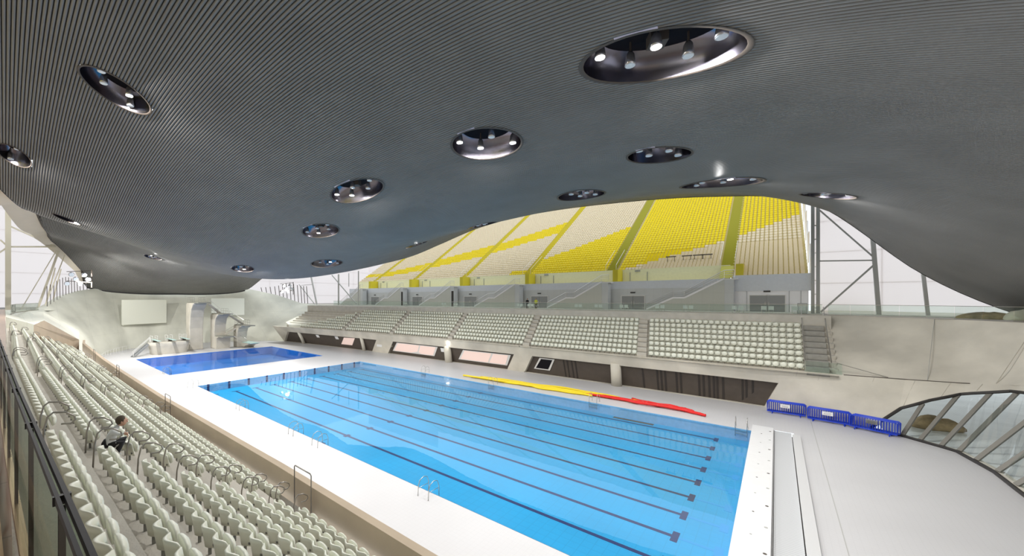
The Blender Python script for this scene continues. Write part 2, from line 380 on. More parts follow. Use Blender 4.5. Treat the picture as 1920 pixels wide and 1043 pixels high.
def poly_bounds(poly, u):
    ts = []
    n = len(poly)
    for i in range(n):
        (a, s), (b, t) = poly[i], poly[(i+1) % n]
        if a == b:
            if abs(u-a) < 1e-6: ts += [s, t]
        elif min(a, b)-1e-9 <= u <= max(a, b)+1e-9: ts.append(s+(t-s)*(u-a)/(b-a))
    return (min(ts), max(ts)) if ts else None
def holed_wall(name, m, u0, u1, holes, pt, reveal=.5, step=.6, extra_t=()):
    us = set(np.arange(u0, u1, step).round(4).tolist()+[u0, u1]+[p[0] for h in holes for p in h]+[u for u in UU if u0 < u < u1])
    us = sorted(u for u in us if u0 <= u <= u1); mb = MB()
    for a, b in zip(us[:-1], us[1:]):
        if b-a < 1e-5: continue
        mid = (a+b)/2; ints = []
        for h in holes:
            mm = poly_bounds(h, mid)
            if mm and mm[1]-mm[0] > 1e-3: ints.append((poly_bounds(h, a+1e-6), poly_bounds(h, b-1e-6)))
        lo = [0., 0.]
        cells = []
        for A, B in sorted(ints, key=lambda q: q[0][0] if q[0] else 0):
            cells.append((lo[0], lo[1], A[0], B[0])); lo = [A[1], B[1]]
            for q in (0, 1):  # reveals top and bottom
                mb.add([pt(a, A[q]), pt(b, B[q]), pt(b, B[q], reveal), pt(a, A[q], reveal)], [(0, 1, 2, 3)])
        cells.append((lo[0], lo[1], 1., 1.))
        for c in cells:
            if max(c[2]-c[0], c[3]-c[1]) < 1e-4: continue
            nn_ = max(1, int(round(max(c[2]-c[0], c[3]-c[1])/.1)))
            for q in range(nn_):
                f0, f1 = q/nn_, (q+1)/nn_; A0, A1 = c[0]+(c[2]-c[0])*f0, c[0]+(c[2]-c[0])*f1; B0, B1 = c[1]+(c[3]-c[1])*f0, c[1]+(c[3]-c[1])*f1
                mb.add([pt(a, A0), pt(b, B0), pt(b, B1), pt(a, A1)], [(0, 1, 2, 3)])
    for h in holes:
        for i in range(len(h)):
            p, q = h[i], h[(i+1) % len(h)]
            if abs(p[0]-q[0]) < 3 and abs(p[1]-q[1]) > .3:
                mb.add([pt(*p), pt(*q), pt(*q, reveal), pt(*p, reveal)], [(0, 1, 2, 3)])
    o = mb.obj(name, m); bm = bmesh.new(); bm.from_mesh(o.data); bmesh.ops.remove_doubles(bm, verts=bm.verts, dist=1e-3); bmesh.ops.recalc_face_normals(bm, faces=bm.faces); bm.to_mesh(o.data); bm.free()
    o.data.shade_smooth(); o.data.set_sharp_from_angle(angle=.5); return o
W1 = [(-39.1, 0.005), (-34.8, .69), (-5.7, .65), (-8.2, .005)]
W2 = [(-3.6, .005), (-1.2, .65), (24.4, .65), (22.7, .005)]
W3 = [(25.6, .005), (27.3, .66), (53.1, .66), (52.1, .005)]
ARCH = [(58.9, .02), (60, .46), (61.5, .68), (63, .84), (66.5, .92), (71, .93), (77, .90), (84, .6), (90, .02)]
wf = holed_wall('wall_far', 'concrete', -39.4, 99, [W1, W2, W3, ARCH], wall_pt); wf['kind'] = 'structure'
# coping of the front row parapet
cop = MB()
for a, b in zip(np.arange(-39.4, 56.6, 2), np.arange(-37.4, 58.6, 2)):
    p, q = wall_pt(a, 1), wall_pt(min(b, 57), 1)
    cop.add([p, q, (q[0], q[1]+.55, q[2]), (p[0], p[1]+.55, p[2])], [(0, 1, 2, 3)])
    cop.add([(q[0], q[1]+.55, q[2]), (p[0], p[1]+.55, p[2]), (p[0], p[1]+.55, p[2]-.5), (q[0], q[1]+.55, q[2]-.5)], [(0, 1, 2, 3)])
cop.obj('coping', 'concrete', wf)
# formwork joints on the wall: thin darker strips just proud of the face
for k, u in enumerate([58.2, 60.2, 62.0, 64.0, 55.3, 53.9]):
    t1 = 1.; t0 = {58.2: 0., 60.2: .52, 62.0: .76, 64.0: .9}.get(u, 0.)
    a = Vector(wall_pt(u, t0, -.012)); b = Vector(wall_pt(u+.35, t1, -.012)); MB().beam(a, b, .035, .01, up=(0, -1, 0)).obj('formwork_joint', 'tread', wf)
# bowl above the ledge
def bowl_pt(u, t):
    c = [interp(u, UU, [q[k] for q in UT]) for k in (0, 1, 2)]; d = [interp(u, UU, [q[k] for q in UC]) for k in (0, 1)]
    s = t**1.25
    return (c[0]+(d[0]-c[0])*t, c[1]+.25*(t < 1e-6)*0+(d[1]-c[1])*t, c[2]+(9.05-c[2])*s)
bw = MB(); us = list(np.arange(56.6, 99.1, .8)); ts = np.linspace(0, 1, 9)
v = [bowl_pt(u, t) for u in us for t in ts]; n = len(ts)
bw.add(v, [(i*n+j, (i+1)*n+j, (i+1)*n+j+1, i*n+j+1) for i in range(len(us)-1) for j in range(n-1)])
wb = bw.obj('wall_right', 'concrete', smooth=True, kind='structure')
jt = MB(); jt.beam(Vector(bowl_pt(61.2, .02))+Vector((0, -.02, .02)), Vector(bowl_pt(62.6, .98))+Vector((0, -.02, .02)), .03, .02, up=(0, -1, 0)); jt.obj('formwork_joint', 'truss', wb)
jt = MB(); jt.beam(Vector(bowl_pt(65.3, .02))+Vector((0, -.02, .02)), Vector(bowl_pt(67.5, .98))+Vector((0, -.02, .02)), .04, .02, up=(0, -1, 0)); jt.obj('formwork_joint', 'tread', wb)
jt = MB(); jt.tube([Vector(bowl_pt(u, 0))+Vector((0, -.01, .03)) for u in np.arange(57, 63.5, .8)], .03, 4); jt.obj('ledge_joint', 'slot', wb)

# recessed dark panels behind the openings
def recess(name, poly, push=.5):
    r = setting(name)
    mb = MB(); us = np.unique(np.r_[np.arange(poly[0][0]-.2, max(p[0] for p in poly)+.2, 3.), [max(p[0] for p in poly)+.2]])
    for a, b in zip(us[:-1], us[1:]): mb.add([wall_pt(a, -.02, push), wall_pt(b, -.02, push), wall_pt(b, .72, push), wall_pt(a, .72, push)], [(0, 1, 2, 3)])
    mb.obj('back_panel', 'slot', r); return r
def pane_on(parent, poly, m, push, name, th=.03):
    mb = MB(); k = len(poly); v = [wall_pt(u, t, push) for u, t in poly]+[wall_pt(u, t, push+th) for u, t in poly]
    mb.add(v, [tuple(range(k)), tuple(range(2*k-1, k-1, -1))]+[(i, (i+1) % k, k+(i+1) % k, k+i) for i in range(k)]); return mb.obj(name, m, parent)
def inset(poly, du, dt):
    (a, t0), (b, t1), (c, t2), (d, t3) = poly
    return [(a+du*1.4, t0+dt), (b+du*.8, t1-dt), (c-du*1.4, t2-dt), (d-du*.8, t3+dt)]
r1 = recess('window_1', W1); r2 = recess('window_2', W2); r3 = recess('window_3', W3)
pane_on(r1, [(-17.8, .2), (-15.9, .6), (-12.5, .62), (-14.3, .2)], 'litroom', .44, 'lit_pane')
for u in (-24.8, -18.3): pane_on(r1, [(u-.5, .47), (u-.5, .63), (u+.5, .63), (u+.5, .47)], 'sign', .42, 'notice_sign')
for r, pl in ((r2, [(-2.5, .15), (-.7, .60), (9.4, .60), (8.1, .15)]), (r2, [(13.4, .15), (14.8, .59), (23.6, .59), (22.6, .15)]), (r3, [(27.0, .17), (28.2, .61), (30.4, .61), (29.4, .17)])):
    pane_on(r, pl, 'frame', .40, 'window_frame', .05)
    if r is r2:
        q = inset(pl, .35, .03); mid = (q[0][0]+q[3][0])/2+.9
        pane_on(r, [q[0], q[1], (mid+1.2, q[1][1]), (mid+.2, q[0][1])], 'litroom', .37, 'lit_pane')
        pane_on(r, [(mid+.5, q[0][1]), (mid+1.5, q[1][1]), q[2], q[3]], 'litroom', .37, 'lit_pane')
    else: pane_on(r, inset(pl, .25, .04), 'podtop', .37, 'dark_pane')
pane_on(r2, [(10.0, .40), (10.0, .57), (10.9, .57), (10.9, .40)], 'sign', .35, 'notice_sign')
for u in [31.6, 32.1, 32.7, 33.2, 41.2, 42.7, 43.1, 43.5, 44.6, 45.0, 46.7, 47.1, 47.6, 48.0, 48.3, 48.8, 50.4, 50.7, 51.2]:
    pane_on(r3, [(u-.09, .01), (u-.09, .66), (u+.09, .66), (u+.09, .01)], 'groove', .47, 'panel_groove')
def column_obj(u, r, label):
    c = wall_pt(u, 0, -.1-r*.3); tp = wall_pt(u, .68, .2); mb = MB(); mb.tube([c, (c[0], (c[1]*.6+tp[1]*.4), 1.4), (c[0], tp[1]+.1, tp[2]+.15)], r, 14)
    o = mb.obj('concrete_column', 'concrete', smooth=True); tag(o, label, 'column', 'concrete columns in the long wall openings')
for u, r, l in ((-31.0, .38, 'thin pale column in the dark opening next to the diving pool'), (-10.3, .36, 'slim column near the right end of the leftmost dark opening'), (11.7, .62, 'thick round column between the two lit slanted windows'), (38.3, .6, 'pale flat column in the long dark opening behind the ropes')): column_obj(u, r, l)
pane_on(wf, [(-6.2, .30), (-6.0, .42), (-4.6, .42), (-4.8, .30)], 'sign', -.03, 'notice_sign')
bl = MB(); bl.lathe([(.02, -.12), (.12, -.08), (.16, 0), (.12, .08), (.02, .12)], Vector(wall_pt(12.3, .8))+Vector((0, -.2, 0))); tag(bl.obj('wall_lamp', 'litlens', smooth=True), 'small round white lamp on the wall between the slanted windows', 'lamp')

# ------------------------------------------------------------------ arched window at the right
aw = setting('window_4')
def archtop(u): return poly_bounds(ARCH, u)[1]
mb = MB(); us = np.arange(59.2, 82, .6)
for a, b in zip(us[:-1], us[1:]): mb.add([wall_pt(a, .03, .22), wall_pt(b, .03, .22), wall_pt(b, archtop(b), .22), wall_pt(a, archtop(a), .22)], [(0, 1, 2, 3)])
mb.obj('pane', 'winglass', aw)
for ub, ut, tt in ((60.4, 61.1, .60), (61.3, 62.7, None), (62.3, 64.9, None), (63.2, 66.7, None), (64.8, 69.0, None), (66.6, 71.0, None), (68.9, 73.5, None), (71.5, 76.5, None)):
    a = wall_pt(ub, .03, .12); b = wall_pt(ut, archtop(ut) if tt is None else tt, .12); MB().beam(a, b, .11, .24, up=(.7, -.7, 0)).obj('mullion', 'mull', aw)
mb = MB(); mb.tube([wall_pt(u, t, -.02) for u, t in [(58.9, .02)]+[(u, archtop(u)) for u in np.arange(59.4, 84, .7)]], .11, 6); mb.obj('window_frame', 'dark', aw)
mb = MB(); mb.tube([wall_pt(u, .02, -.02) for u in np.arange(58.9, 84, .7)], .11, 6); mb.obj('window_frame', 'dark', aw)
lf = MB(); lf.add([(59.5, 32.2, -.03), (63.1, 28.4, -.03), (63.2, -9, -.03), (110, -9, -.03), (110, 80, -.03), (59.5, 80, -.03)], [(0, 1, 2, 3, 4, 5)]); lf.obj('trim_1', 'lobby', kind='structure')
def lump(name, c, sx, sy, sz, m, label, cat, seed=0):
    rnd = random.Random(seed); bm = bmesh.new(); bmesh.ops.create_icosphere(bm, subdivisions=3, radius=1)
    for v in bm.verts:
        a = math.atan2(v.co.y, v.co.x); d = 1+.18*math.sin(3*a+seed)+.12*math.sin(7*a+v.co.z*4+seed)
        v.co = Vector((v.co.x*sx*d, v.co.y*sy*d, (max(v.co.z, -.1)+.1)*sz*(1+.1*rnd.uniform(-1, 1))))
    me = bpy.data.meshes.new(name); bm.to_mesh(me); bm.free(); me.materials.append(M[m]); me.shade_smooth()
    o = link(name, me); o.location = c; return tag(o, label, cat)
lump('covered_pile', (62.7, 36.0, -.03), 1.3, .9, .95, 'tarp', 'brown sheet-covered pile behind the left corner of the arched window', 'pile', 2)
b = thing('work_bench', 'dark trestle bench outside behind the arched window', 'bench', (70, 38, -.03), .4)
MB().box(-2.2, 2.2, -.5, .5, .85, .95).obj('bench_top', 'slot', b)
for sx in (-1.8, 1.8):
    for sy in (-.4, .4): MB().box(sx-.05, sx+.05, sy-.05, sy+.05, 0, .85).obj('leg', 'truss', b)
mb = MB(); mb.box(76, 77, 36, 50, -.03, 9); mb.obj('trim_2', 'white', kind='structure')

# ------------------------------------------------------------------ end wall behind the diving pool
EB = [(-39.4, 31.5), (-42.8, 29.2), (-46, 26), (-49.5, 21), (-51.3, 16), (-52.3, 11), (-51.8, 6), (-49.6, 2), (-45.5, -1.5), (-41, -4.1), (-30, -7.2), (-14, -9.0)]
ET = [(-34, 43.8, 9.05), (-42, 43.3, 9.05), (-49, 41.5, 9.5), (-54.2, 37, 11.8), (-57, 30, 13.5), (-58, 20, 13.2), (-58, 10, 13.2), (-56.8, -1.5, 13.2), (-54.8, -5.2, 12.5), (-51, -8.2, 11.3), (-40.5, -11.5, 8.9), (-31, -13.6, 8.9)]
def ew(i, t):
    a = np.array([interp(i, range(12), [p[k] for p in EB]) for k in (0, 1)]+[0.]); b = np.array([interp(i, range(12), [p[k] for p in ET]) for k in (0, 1, 2)])
    s = t**1.5; return (a[0]+(b[0]-a[0])*s, a[1]+(b[1]-a[1])*s, b[2]*t)
us = np.linspace(0, 11, 89); ts = np.linspace(0, 1, 15); mb = MB(); n = len(ts)
v = [ew(u, t) for u in us for t in ts]
mb.add(v, [(i*n+j, (i+1)*n+j, (i+1)*n+j+1, i*n+j+1) for i in range(len(us)-1) for j in range(n-1)])
we = mb.obj('wall_back', 'end_concrete', smooth=True, kind='structure')
cp = MB(); v = [(ew(u, 1)) for u in us]+[(ew(u, 1)[0]-1.2*math.cos((u-5.5)/5.5*1.2), ew(u, 1)[1]-1.2*math.sin((u-5.5)/5.5*1.2), ew(u, 1)[2]-.1) for u in us]; n = len(us)
cp.add(v, [(i, i+1, n+i+1, n+i) for i in range(n-1)]); cp.obj('coping', 'end_concrete', we)
# glazing between the wavy wall top and the roof: upright mullions
gl = setting('window_5')
for k, u in enumerate(list(np.arange(1.6, 3.6, .16))+list(np.arange(7.4, 9.8, .16))):
    p = Vector(ew(u, 1)); h = 3.4 if u < 5 else 4.6
    top = zr(max(p.x, -56), min(max(p.y, CY0-16), CY0+16)); h = max(1.0, min(3.6 if u > 5 else 5, top-p.z+.8))
    MB().beam(p+Vector((-.2, 0, -.1)), p+Vector((-.9, 0, h)), .09, .22).obj('mullion', 'slot', gl)
# boards
def board(name, y0, y1, z0, z1, x, m, label):
    o = thing(name, label, 'board', (x, (y0+y1)/2, z0)); w = (y1-y0)/2
    MB().box(-.05, .05, -w, w, 0, z1-z0).obj('panel', m, o); f = MB()
    for a in (-w, w-.06): f.box(.05, .07, a, a+.06, 0, z1-z0)
    f.box(.05, .07, -w, w, 0, .06); f.box(.05, .07, -w, w, z1-z0-.06, z1-z0); f.obj('frame', m, o); return o
def tilted_board(p, q, z0, z1, m, label):
    o = board('projection_board', 0, math.dist(p, q), z0, z1, 0, m, label); o.location = ((p[0]+q[0])/2, (p[1]+q[1])/2, z0); o.rotation_euler = (0, 0, math.atan2(q[1]-p[1], q[0]-p[0])-PI/2); return o
tilted_board((-50.2, .75), (-52.4, 9.35), 5.15, 10.5, 'board', 'large blank off-white board on the concrete wall left of the diving towers')
tilted_board((-52.3, 18.9), (-49.6, 25.9), 6.55, 10.85, 'board2', 'large blank pale board on the concrete wall behind the diving towers')

# ------------------------------------------------------------------ deck with the two pool holes
def cdt_mesh(name, outer, holes, z, m, kind=None):
    pts = []; edges = []; faces = []
    for loop in [outer]+holes:
        b = len(pts); pts += [Vector(p) for p in loop]; edges += [(b+i, b+(i+1) % len(loop)) for i in range(len(loop))]
    vv, ee, ff, *_ = delaunay_2d_cdt(pts, edges, [], 1, 1e-5)
    def inside(p, poly):
        c = False
        for i in range(len(poly)):
            (x0, y0), (x1, y1) = poly[i], poly[i-1]
            if (y0 > p[1]) != (y1 > p[1]) and p[0] < (x1-x0)*(p[1]-y0)/(y1-y0)+x0: c = not c
        return c
    fs = []
    for f in ff:
        c = sum((vv[i] for i in f), Vector((0, 0)))/len(f)
        if inside(c, outer) and not any(inside(c, h) for h in holes): fs.append(f)
    mb = MB(); mb.add([(p.x, p.y, z) for p in vv], fs); return mb.obj(name, m, kind=kind)
PL, PR, PN, PFr = 0., 51.48, 0., 25.
DL, DR, DN, DF = -31.16, -10.47, -.31, 24.35
outer = [(x, y+.3) for x, y in UB[:8]]+[(x+.3, y+.3) for x, y in UB[8:]]+[(63.2, -9.6)]+[(-14, -9.4)]+[(x-.6, y-.2) for x, y in reversed(EB[1:11])]
H1 = [(PL, PN), (PR, PN), (PR, PFr), (PL, PFr)]; H2 = [(DL, DN), (DR, DN), (DR, DF), (DL, DF)]; H3 = [(52.83, -3), (54.0, -3), (54.0, 26.4), (52.83, 26.4)]
floor = cdt_mesh('floor', outer, [H1, H2, H3], 0, 'deck', 'structure')
def basin(name, x0, x1, y0, y1, d, mf, mw):
    r = setting(name); MB().add([(x0, y0, -d), (x1, y0, -d), (x1, y1, -d), (x0, y1, -d)], [(0, 1, 2, 3)]).obj('basin_floor', mf, r)
    w = MB()
    for a, b in (((x0, y0), (x1, y0)), ((x1, y0), (x1, y1)), ((x1, y1), (x0, y1)), ((x0, y1), (x0, y0))):
        w.add([(*a, 0), (*b, 0), (*b, -d), (*a, -d)], [(0, 1, 2, 3)])
    w.obj('basin_wall', mw, r); return r
pb = basin('swimming_pool_basin', PL, PR, PN, PFr, .95, 'pool', 'poolwall')
db = basin('diving_pool_basin', DL, DR, DN, DF, 1.6, 'divepool', 'divepool')
for k in range(10):
    y = 1.25+2.5*k
    MB().box(2.0, 49.3, y-.125, y+.125, -.95, -.943).obj('lane_line', 'lane', pb)
    MB().box(49.1, 49.4, y-.5, y+.5, -.95, -.942).obj('lane_cross_line', 'lane', pb)
    MB().box(49.4, 51.0, y-.1, y+.1, -.95, -.945).obj('lane_line', 'lanef', pb)
    MB().box(50.8, 51.15, y-.45, y+.45, -.95, -.944).obj('lane_cross_line', 'lanef', pb)
    MB().box(2.0, 2.25, y-.5, y+.5, -.95, -.942).obj('lane_cross_line', 'lane', pb)
    MB().box(0.0, .02, y-.14, y+.14, -.9, .012).obj('wall_target', 'lane', pb)
    for xm in (25.7,):
        MB().box(xm-.2, xm+.2, y-.3, y+.3, -.95, -.941).obj('lane_cross_line', 'lane', pb)
MB().box(41, 44.5, 24.3, 24.75, -.95, -.93).obj('floor_grating', 'slot', pb)
MB().box(.5, 51, -.0, .05, -.12, -.02).obj('edge_line', 'lane', pb)
wt = MB().add([(PL, PN, -.06), (PR, PN, -.06), (PR, PFr, -.06), (PL, PFr, -.06)], [(0, 1, 2, 3)]).obj('pool_water', 'water', kind='stuff'); tag(wt, 'clear turquoise water filling the large lane pool', 'water')
wt = MB().add([(DL, DN, -.06), (DR, DN, -.06), (DR, DF, -.06), (DL, DF, -.06)], [(0, 1, 2, 3)]).obj('diving_pool_water', 'divewater', kind='stuff'); tag(wt, 'deep blue water filling the smaller diving pool', 'water')
# movable bulkhead and channel at the near end
bk = thing('pool_bulkhead', 'long white bulkhead at the near end of the lane pool', 'bulkhead', (51.48, 0, 0))
MB().box(0, 1.30, -3, 26.2, .004, .22).obj('deck_slab', 'boom', bk)
for k in range(11):
    y = 25-2.5*k*.985
    for dx, r in ((.62, .045), (1.12, .07)):
        yy2 = y-(1.2 if dx < 1 else .1); mb = MB(); mb.lathe([(r, 0), (r, .012)], (dx, yy2, .22), n=8); mb.obj('fixing_socket', 'truss' if k % 2 else 'slot', bk)
MB().box(52.80, 52.86, -3, 26.4, -.4, -.01).obj('trim_3', 'dark', kind='structure')
MB().box(52.84, 53.86, -3, 26.4, -.3, -.03).obj('trim_4', 'channel', kind='structure')
MB().box(53.90, 54.35, -3, 25.6, 0, .14).obj('trim_5', 'ridge', kind='structure')
MB().add([(53.8, -3, -.3), (54.0, -3, -.3), (54.0, 26.4, -.3), (53.8, 26.4, -.3)], [(0, 1, 2, 3)]).obj('trim_6', 'slot', kind='structure')
MB().box(55.2, 55.235, -8, 31.6, .001, .006).obj('trim_7', 'truss', kind='structure')

# ------------------------------------------------------------------ far lower stand
PITCHF = .80; RISE = .507
def far_y0(x): return interp(x, [-39, -25, -8, 0, 10, 60], [29.6, 31.2, 33.2, 33.7, 34.1, 34.2])
fs = MB(); xs = [-36]+list(np.arange(-34, 56.7, 2))+[56.6, 57.1]
def left_x(k): return -31+2.1*k
prof = [(0, 3.5), (0, 3.62)]
for k in range(8): prof += [(.35+PITCHF*k, 3.62+RISE*k), (.35+PITCHF*k, 3.62+RISE*(k+1))] if False else []
prof = []
for k in range(8):
    y0 = -.3+PITCHF*k if k else -.6; prof += [(y0, 3.9+RISE*k), (-.3+PITCHF*(k+1), 3.9+RISE*k)]
prof += [(-.3+PITCHF*8, 9.02), (9.6, 9.05), (19, 9.05)]
v = [(x, far_y0(x)+p[0], p[1]) for x in xs for p in prof]; n = len(prof)
fs.add(v, [(i*n+j, (i+1)*n+j, (i+1)*n+j+1, i*n+j+1) for i in range(len(xs)-1) for j in range(n-1)])
fs.obj('terrace_far', 'tread', kind='structure')
# concourse slab edge
MB().box(-36, 57, 42.3, 60, 8.75, 9.06).obj('floor_concourse_far', 'tread', kind='structure')
MB().box(56.5, 100, 33, 70, 8.75, 9.03) if False else None
cr = MB(); us = np.arange(57, 99.1, 1.); v = [(*bowl_pt(u, 1)[:2], 9.05) for u in us]+[(bowl_pt(u, 1)[0]+interp(u, [57, 66, 77], [0, 12, 25]), bowl_pt(u, 1)[1]+interp(u, [57, 66, 77], [25, 18, 6]), 9.05) for u in us]; n = len(us)
cr.add(v, [(i, i+1, n+i+1, n+i) for i in range(n-1)]); cr.obj('floor_concourse_right', 'tread', kind='structure')
cl = MB(); us2 = np.linspace(0, 3.2, 12); v = [(*ew(u, 1)[:2], 9.03) for u in us2]+[(ew(u, 1)[0]-10, ew(u, 1)[1]+18, 9.03) for u in us2]; n = 12
cl.add(v, [(i, i+1, n+i+1, n+i) for i in range(n-1)]); cl.obj('floor_concourse_left', 'tread', kind='structure')

def make_seat_meshes():
    """tip-up seat facing +y, x centred, standing on z=0"""
    W2_ = .205; b = MB(); nx = 8; nz = 4; T = .03
    def yb(s): return -.075+.13*(.5-.5*math.cos(PI*abs(s)))
    def grid(fn, m, nxx, nzz):
        base = len(m.v); v = []
        for j in range(nzz+1):
            for i in range(nxx+1): v.append(fn(i/nxx*2-1, j/nzz))
        m.add(v, [(j*(nxx+1)+i, j*(nxx+1)+i+1, (j+1)*(nxx+1)+i+1, (j+1)*(nxx+1)+i) for j in range(nzz) for i in range(nxx)])
    def zt(s): return .70+.07*(1-abs(s)**2.2)
    def fb(s, t): return (s*.212, yb(s)-.06*t, .24+(zt(s)-.24)*t)
    def ff(s, t): x, y, z = fb(s, t); return (x, y+T+.018*(1-abs(s)), z)
    grid(fb, b, nx, nz); grid(ff, b, nx, nz)
    n0 = (nx+1)*(nz+1)
    def rim(idx): b.f.extend([(a, c, c+n0, a+n0) for a, c in zip(idx[:-1], idx[1:])])
    rim([nz*(nx+1)+i for i in range(nx+1)]); rim([i for i in range(nx+1)]); rim([j*(nx+1) for j in range(nz+1)]); rim([j*(nx+1)+nx for j in range(nz+1)])
    p = MB(); prof = [(-1, 0), (-.92, .045), (-.55, .085), (0, .10), (.5, .09), (.9, .05), (1, 0)]
    nu = 12; rings = []
    for zf, d in prof:  # tipped-up pan: a thick rounded shell
        zc = .50+.215*zf; hwid = .195*math.sqrt(max(0.02, 1-abs(zf)**3.2))
        rings.append([(math.cos(a)*hwid, .12+math.sin(a)*max(d, .02)*(1 if math.sin(a) > 0 else .3)+.05*(zf+.2)*-.3, zc) for a in [2*PI*i/nu for i in range(nu)]])
    v = [q for g in rings for q in g]
    p.add(v, [(i*nu+j, i*nu+(j+1) % nu, (i+1)*nu+(j+1) % nu, (i+1)*nu+j) for i in range(len(rings)-1) for j in range(nu)]+[tuple(range(nu-1, -1, -1)), tuple((len(rings)-1)*nu+j for j in range(nu))])
    k = MB(); k.box(-.015, .015, -.02, .03, .0, .40); k.box(-.17, .17, .0, .05, .30, .36)
    return b, p, k
sb, sp_, sk = make_seat_meshes()
SV_ = .62
for q_ in (sb, sp_, sk): q_.v = [(x, y*.86, z*SV_) for x, y, z in q_.v]
ME_back = sb.mesh('backrest', 'seat', True); ME_pan = sp_.mesh('seat_pan', 'seat', True); ME_br = sk.mesh('bracket', 'bracket')
def merge_mesh(name, parts, places, mats):
    """one mesh: parts (MB, material index) at every (x,y,z,rz)"""
    VS = []; QF = []; MI = []; off = 0; T3 = []
    base_v = []; faces = []; mi = []
    for mb_, k in parts:
        o = len(base_v); base_v += mb_.v
        for f in mb_.f:
            if len(f) > 4:
                for i in range(1, len(f)-1): faces.append((f[0]+o, f[i]+o, f[i+1]+o)); mi.append(k)
            elif len(f) == 4: faces.append((f[0]+o, f[1]+o, f[2]+o)); faces.append((f[0]+o, f[2]+o, f[3]+o)); mi += [k, k]
            else: faces.append(tuple(i+o for i in f)); mi.append(k)
    bv = np.array(base_v, np.float32); fc = np.array(faces, np.int32); n = len(places); P = np.array(places, np.float32)
    c, s = np.cos(P[:, 3])[:, None], np.sin(P[:, 3])[:, None]
    V = np.stack([bv[None, :, 0]*c-bv[None, :, 1]*s+P[:, 0:1], bv[None, :, 0]*s+bv[None, :, 1]*c+P[:, 1:2], bv[None, :, 2]+P[:, 2:3]], -1).reshape(-1, 3)
    Fq = (fc[None]+(np.arange(n)*len(bv))[:, None, None]).reshape(-1, 3)
    me = bpy.data.meshes.new(name); me.vertices.add(len(V)); me.vertices.foreach_set('co', V.ravel())
    me.loops.add(Fq.size); me.loops.foreach_set('vertex_index', Fq.ravel().astype(np.int32)); me.polygons.add(len(Fq))
    me.polygons.foreach_set('loop_start', np.arange(0, Fq.size, 3, dtype=np.int32)); me.polygons.foreach_set('loop_total', np.full(len(Fq), 3, np.int32))
    me.polygons.foreach_set('material_index', np.tile(np.array(mi, np.int32), n)); me.update(calc_edges=True)
    for m in mats: me.materials.append(M[m])
    me.shade_smooth(); return me
SEATP = .44
AISF = [(-15.3), (-1.6), (12.4), (26.4), (41.3)]
far_places = []
fb_, fp_, fk_ = MB(), MB(), MB()
for q_, p_ in ((fb_, sb), (fp_, sp_), (fk_, sk)): q_.f = p_.f; q_.v = [(x*1.27, y, z*1.72+.0) for x, y, z in p_.v]
for k in range(8):
    z = 3.9+RISE*k; shift = -1.1*k/7
    lims = [left_x(k)]+[a+shift for a in AISF]+[55.0]
    for a, b in zip(lims[:-1], lims[1:]):
        x0, x1 = a+.6, b-(.6 if b < 54 else .1); nn = int((x1-x0)/.56)
        if nn < 1: continue
        for i in range(nn):
            x = x0+(i+.5)*(x1-x0)/nn; far_places.append((x, far_y0(x)+PITCHF*k+.35, z, PI))
o = link('stadium_seat', merge_mesh('far_seats', [(fb_, 0), (fp_, 0), (fk_, 1)], [(x, y, z, r) for x, y, z, r in far_places], ['seat', 'bracket']), kind='stuff')
tag(o, 'rows of cream tip-up seats in the long stand across the pool', 'seats')
o.scale = (1, 1, 1)
# aisle stairs of the far stand
for q, a in enumerate(AISF+[55.8]):
    st = setting('trim_%d' % (10+q)); wd = .5 if q < 5 else .75
    for k in range(16):
        kk = k/2; x = a-(1.1*kk/7 if q < 5 else 0); y = far_y0(x)-.3+PITCHF*kk
        MB().box(x-wd, x+wd, y, y+PITCHF*.5+.02, 3.9+RISE*kk-.2, 3.9+RISE*kk+.02+(RISE/2 if k % 2 else 0)+.01).obj('step', 'tread' if q < 5 else 'darkstep', st)
    if q == 5:
        for k in range(10): MB().box(a-wd, a+wd, far_y0(a)-.3+PITCHF*8+.2*k, far_y0(a)-.3+PITCHF*8+.2*k+.22, 7.9, 8.0+.1*k).obj('step', 'concrete', st)
# sloping side wing of the far stand, left end
sw = MB(); sw.add([(-33.5, 29.6, 4.6), (-29.5, 31.6, 4.6), (-23, 39.6, 8.3), (-38, 31.2, 4.9), (-36, 40, 9.0)], [(0, 1, 2, 4, 3)]); sw.add([(-33.5, 29.6, 4.6), (-29.5, 31.6, 4.6), (-29.5, 31.6, 3.7), (-33.5, 29.6, 3.9)], [(0, 1, 2, 3)])
sw.add([(-29.5, 31.6, 4.6), (-23, 39.6, 8.3), (-23, 39.6, 7.4), (-29.5, 31.6, 3.7)], [(0, 1, 2, 3)]); sw.obj('trim_20', 'end_concrete', kind='structure')
# glass screen beside the right-hand stair
g = thing('stair_screen', 'low glass screen at the foot of the right-hand concrete stair', 'screen', (0, 0, 0))
MB().box(54.9, 57.3, 34.0, 34.03, 4.0, 5.0).obj('pane', 'glass', g); MB().box(56.62, 56.66, 34.0, 42.3, 4.2, 4.25).obj('base_rail', 'rail', g)
MB().beam((56.66, 34.0, 5.0), (56.66, 42.2, 9.9), .05).obj('handrail', 'rail', g)
MB().beam((57.0, 34.1, 5.0), (60.0, 34.35, 4.1), .05).obj('handrail', 'rail', g)
MB().beam((54.95, 34.0, 5.0), (54.95, 42.2, 9.9), .05).obj('handrail', 'rail', g)

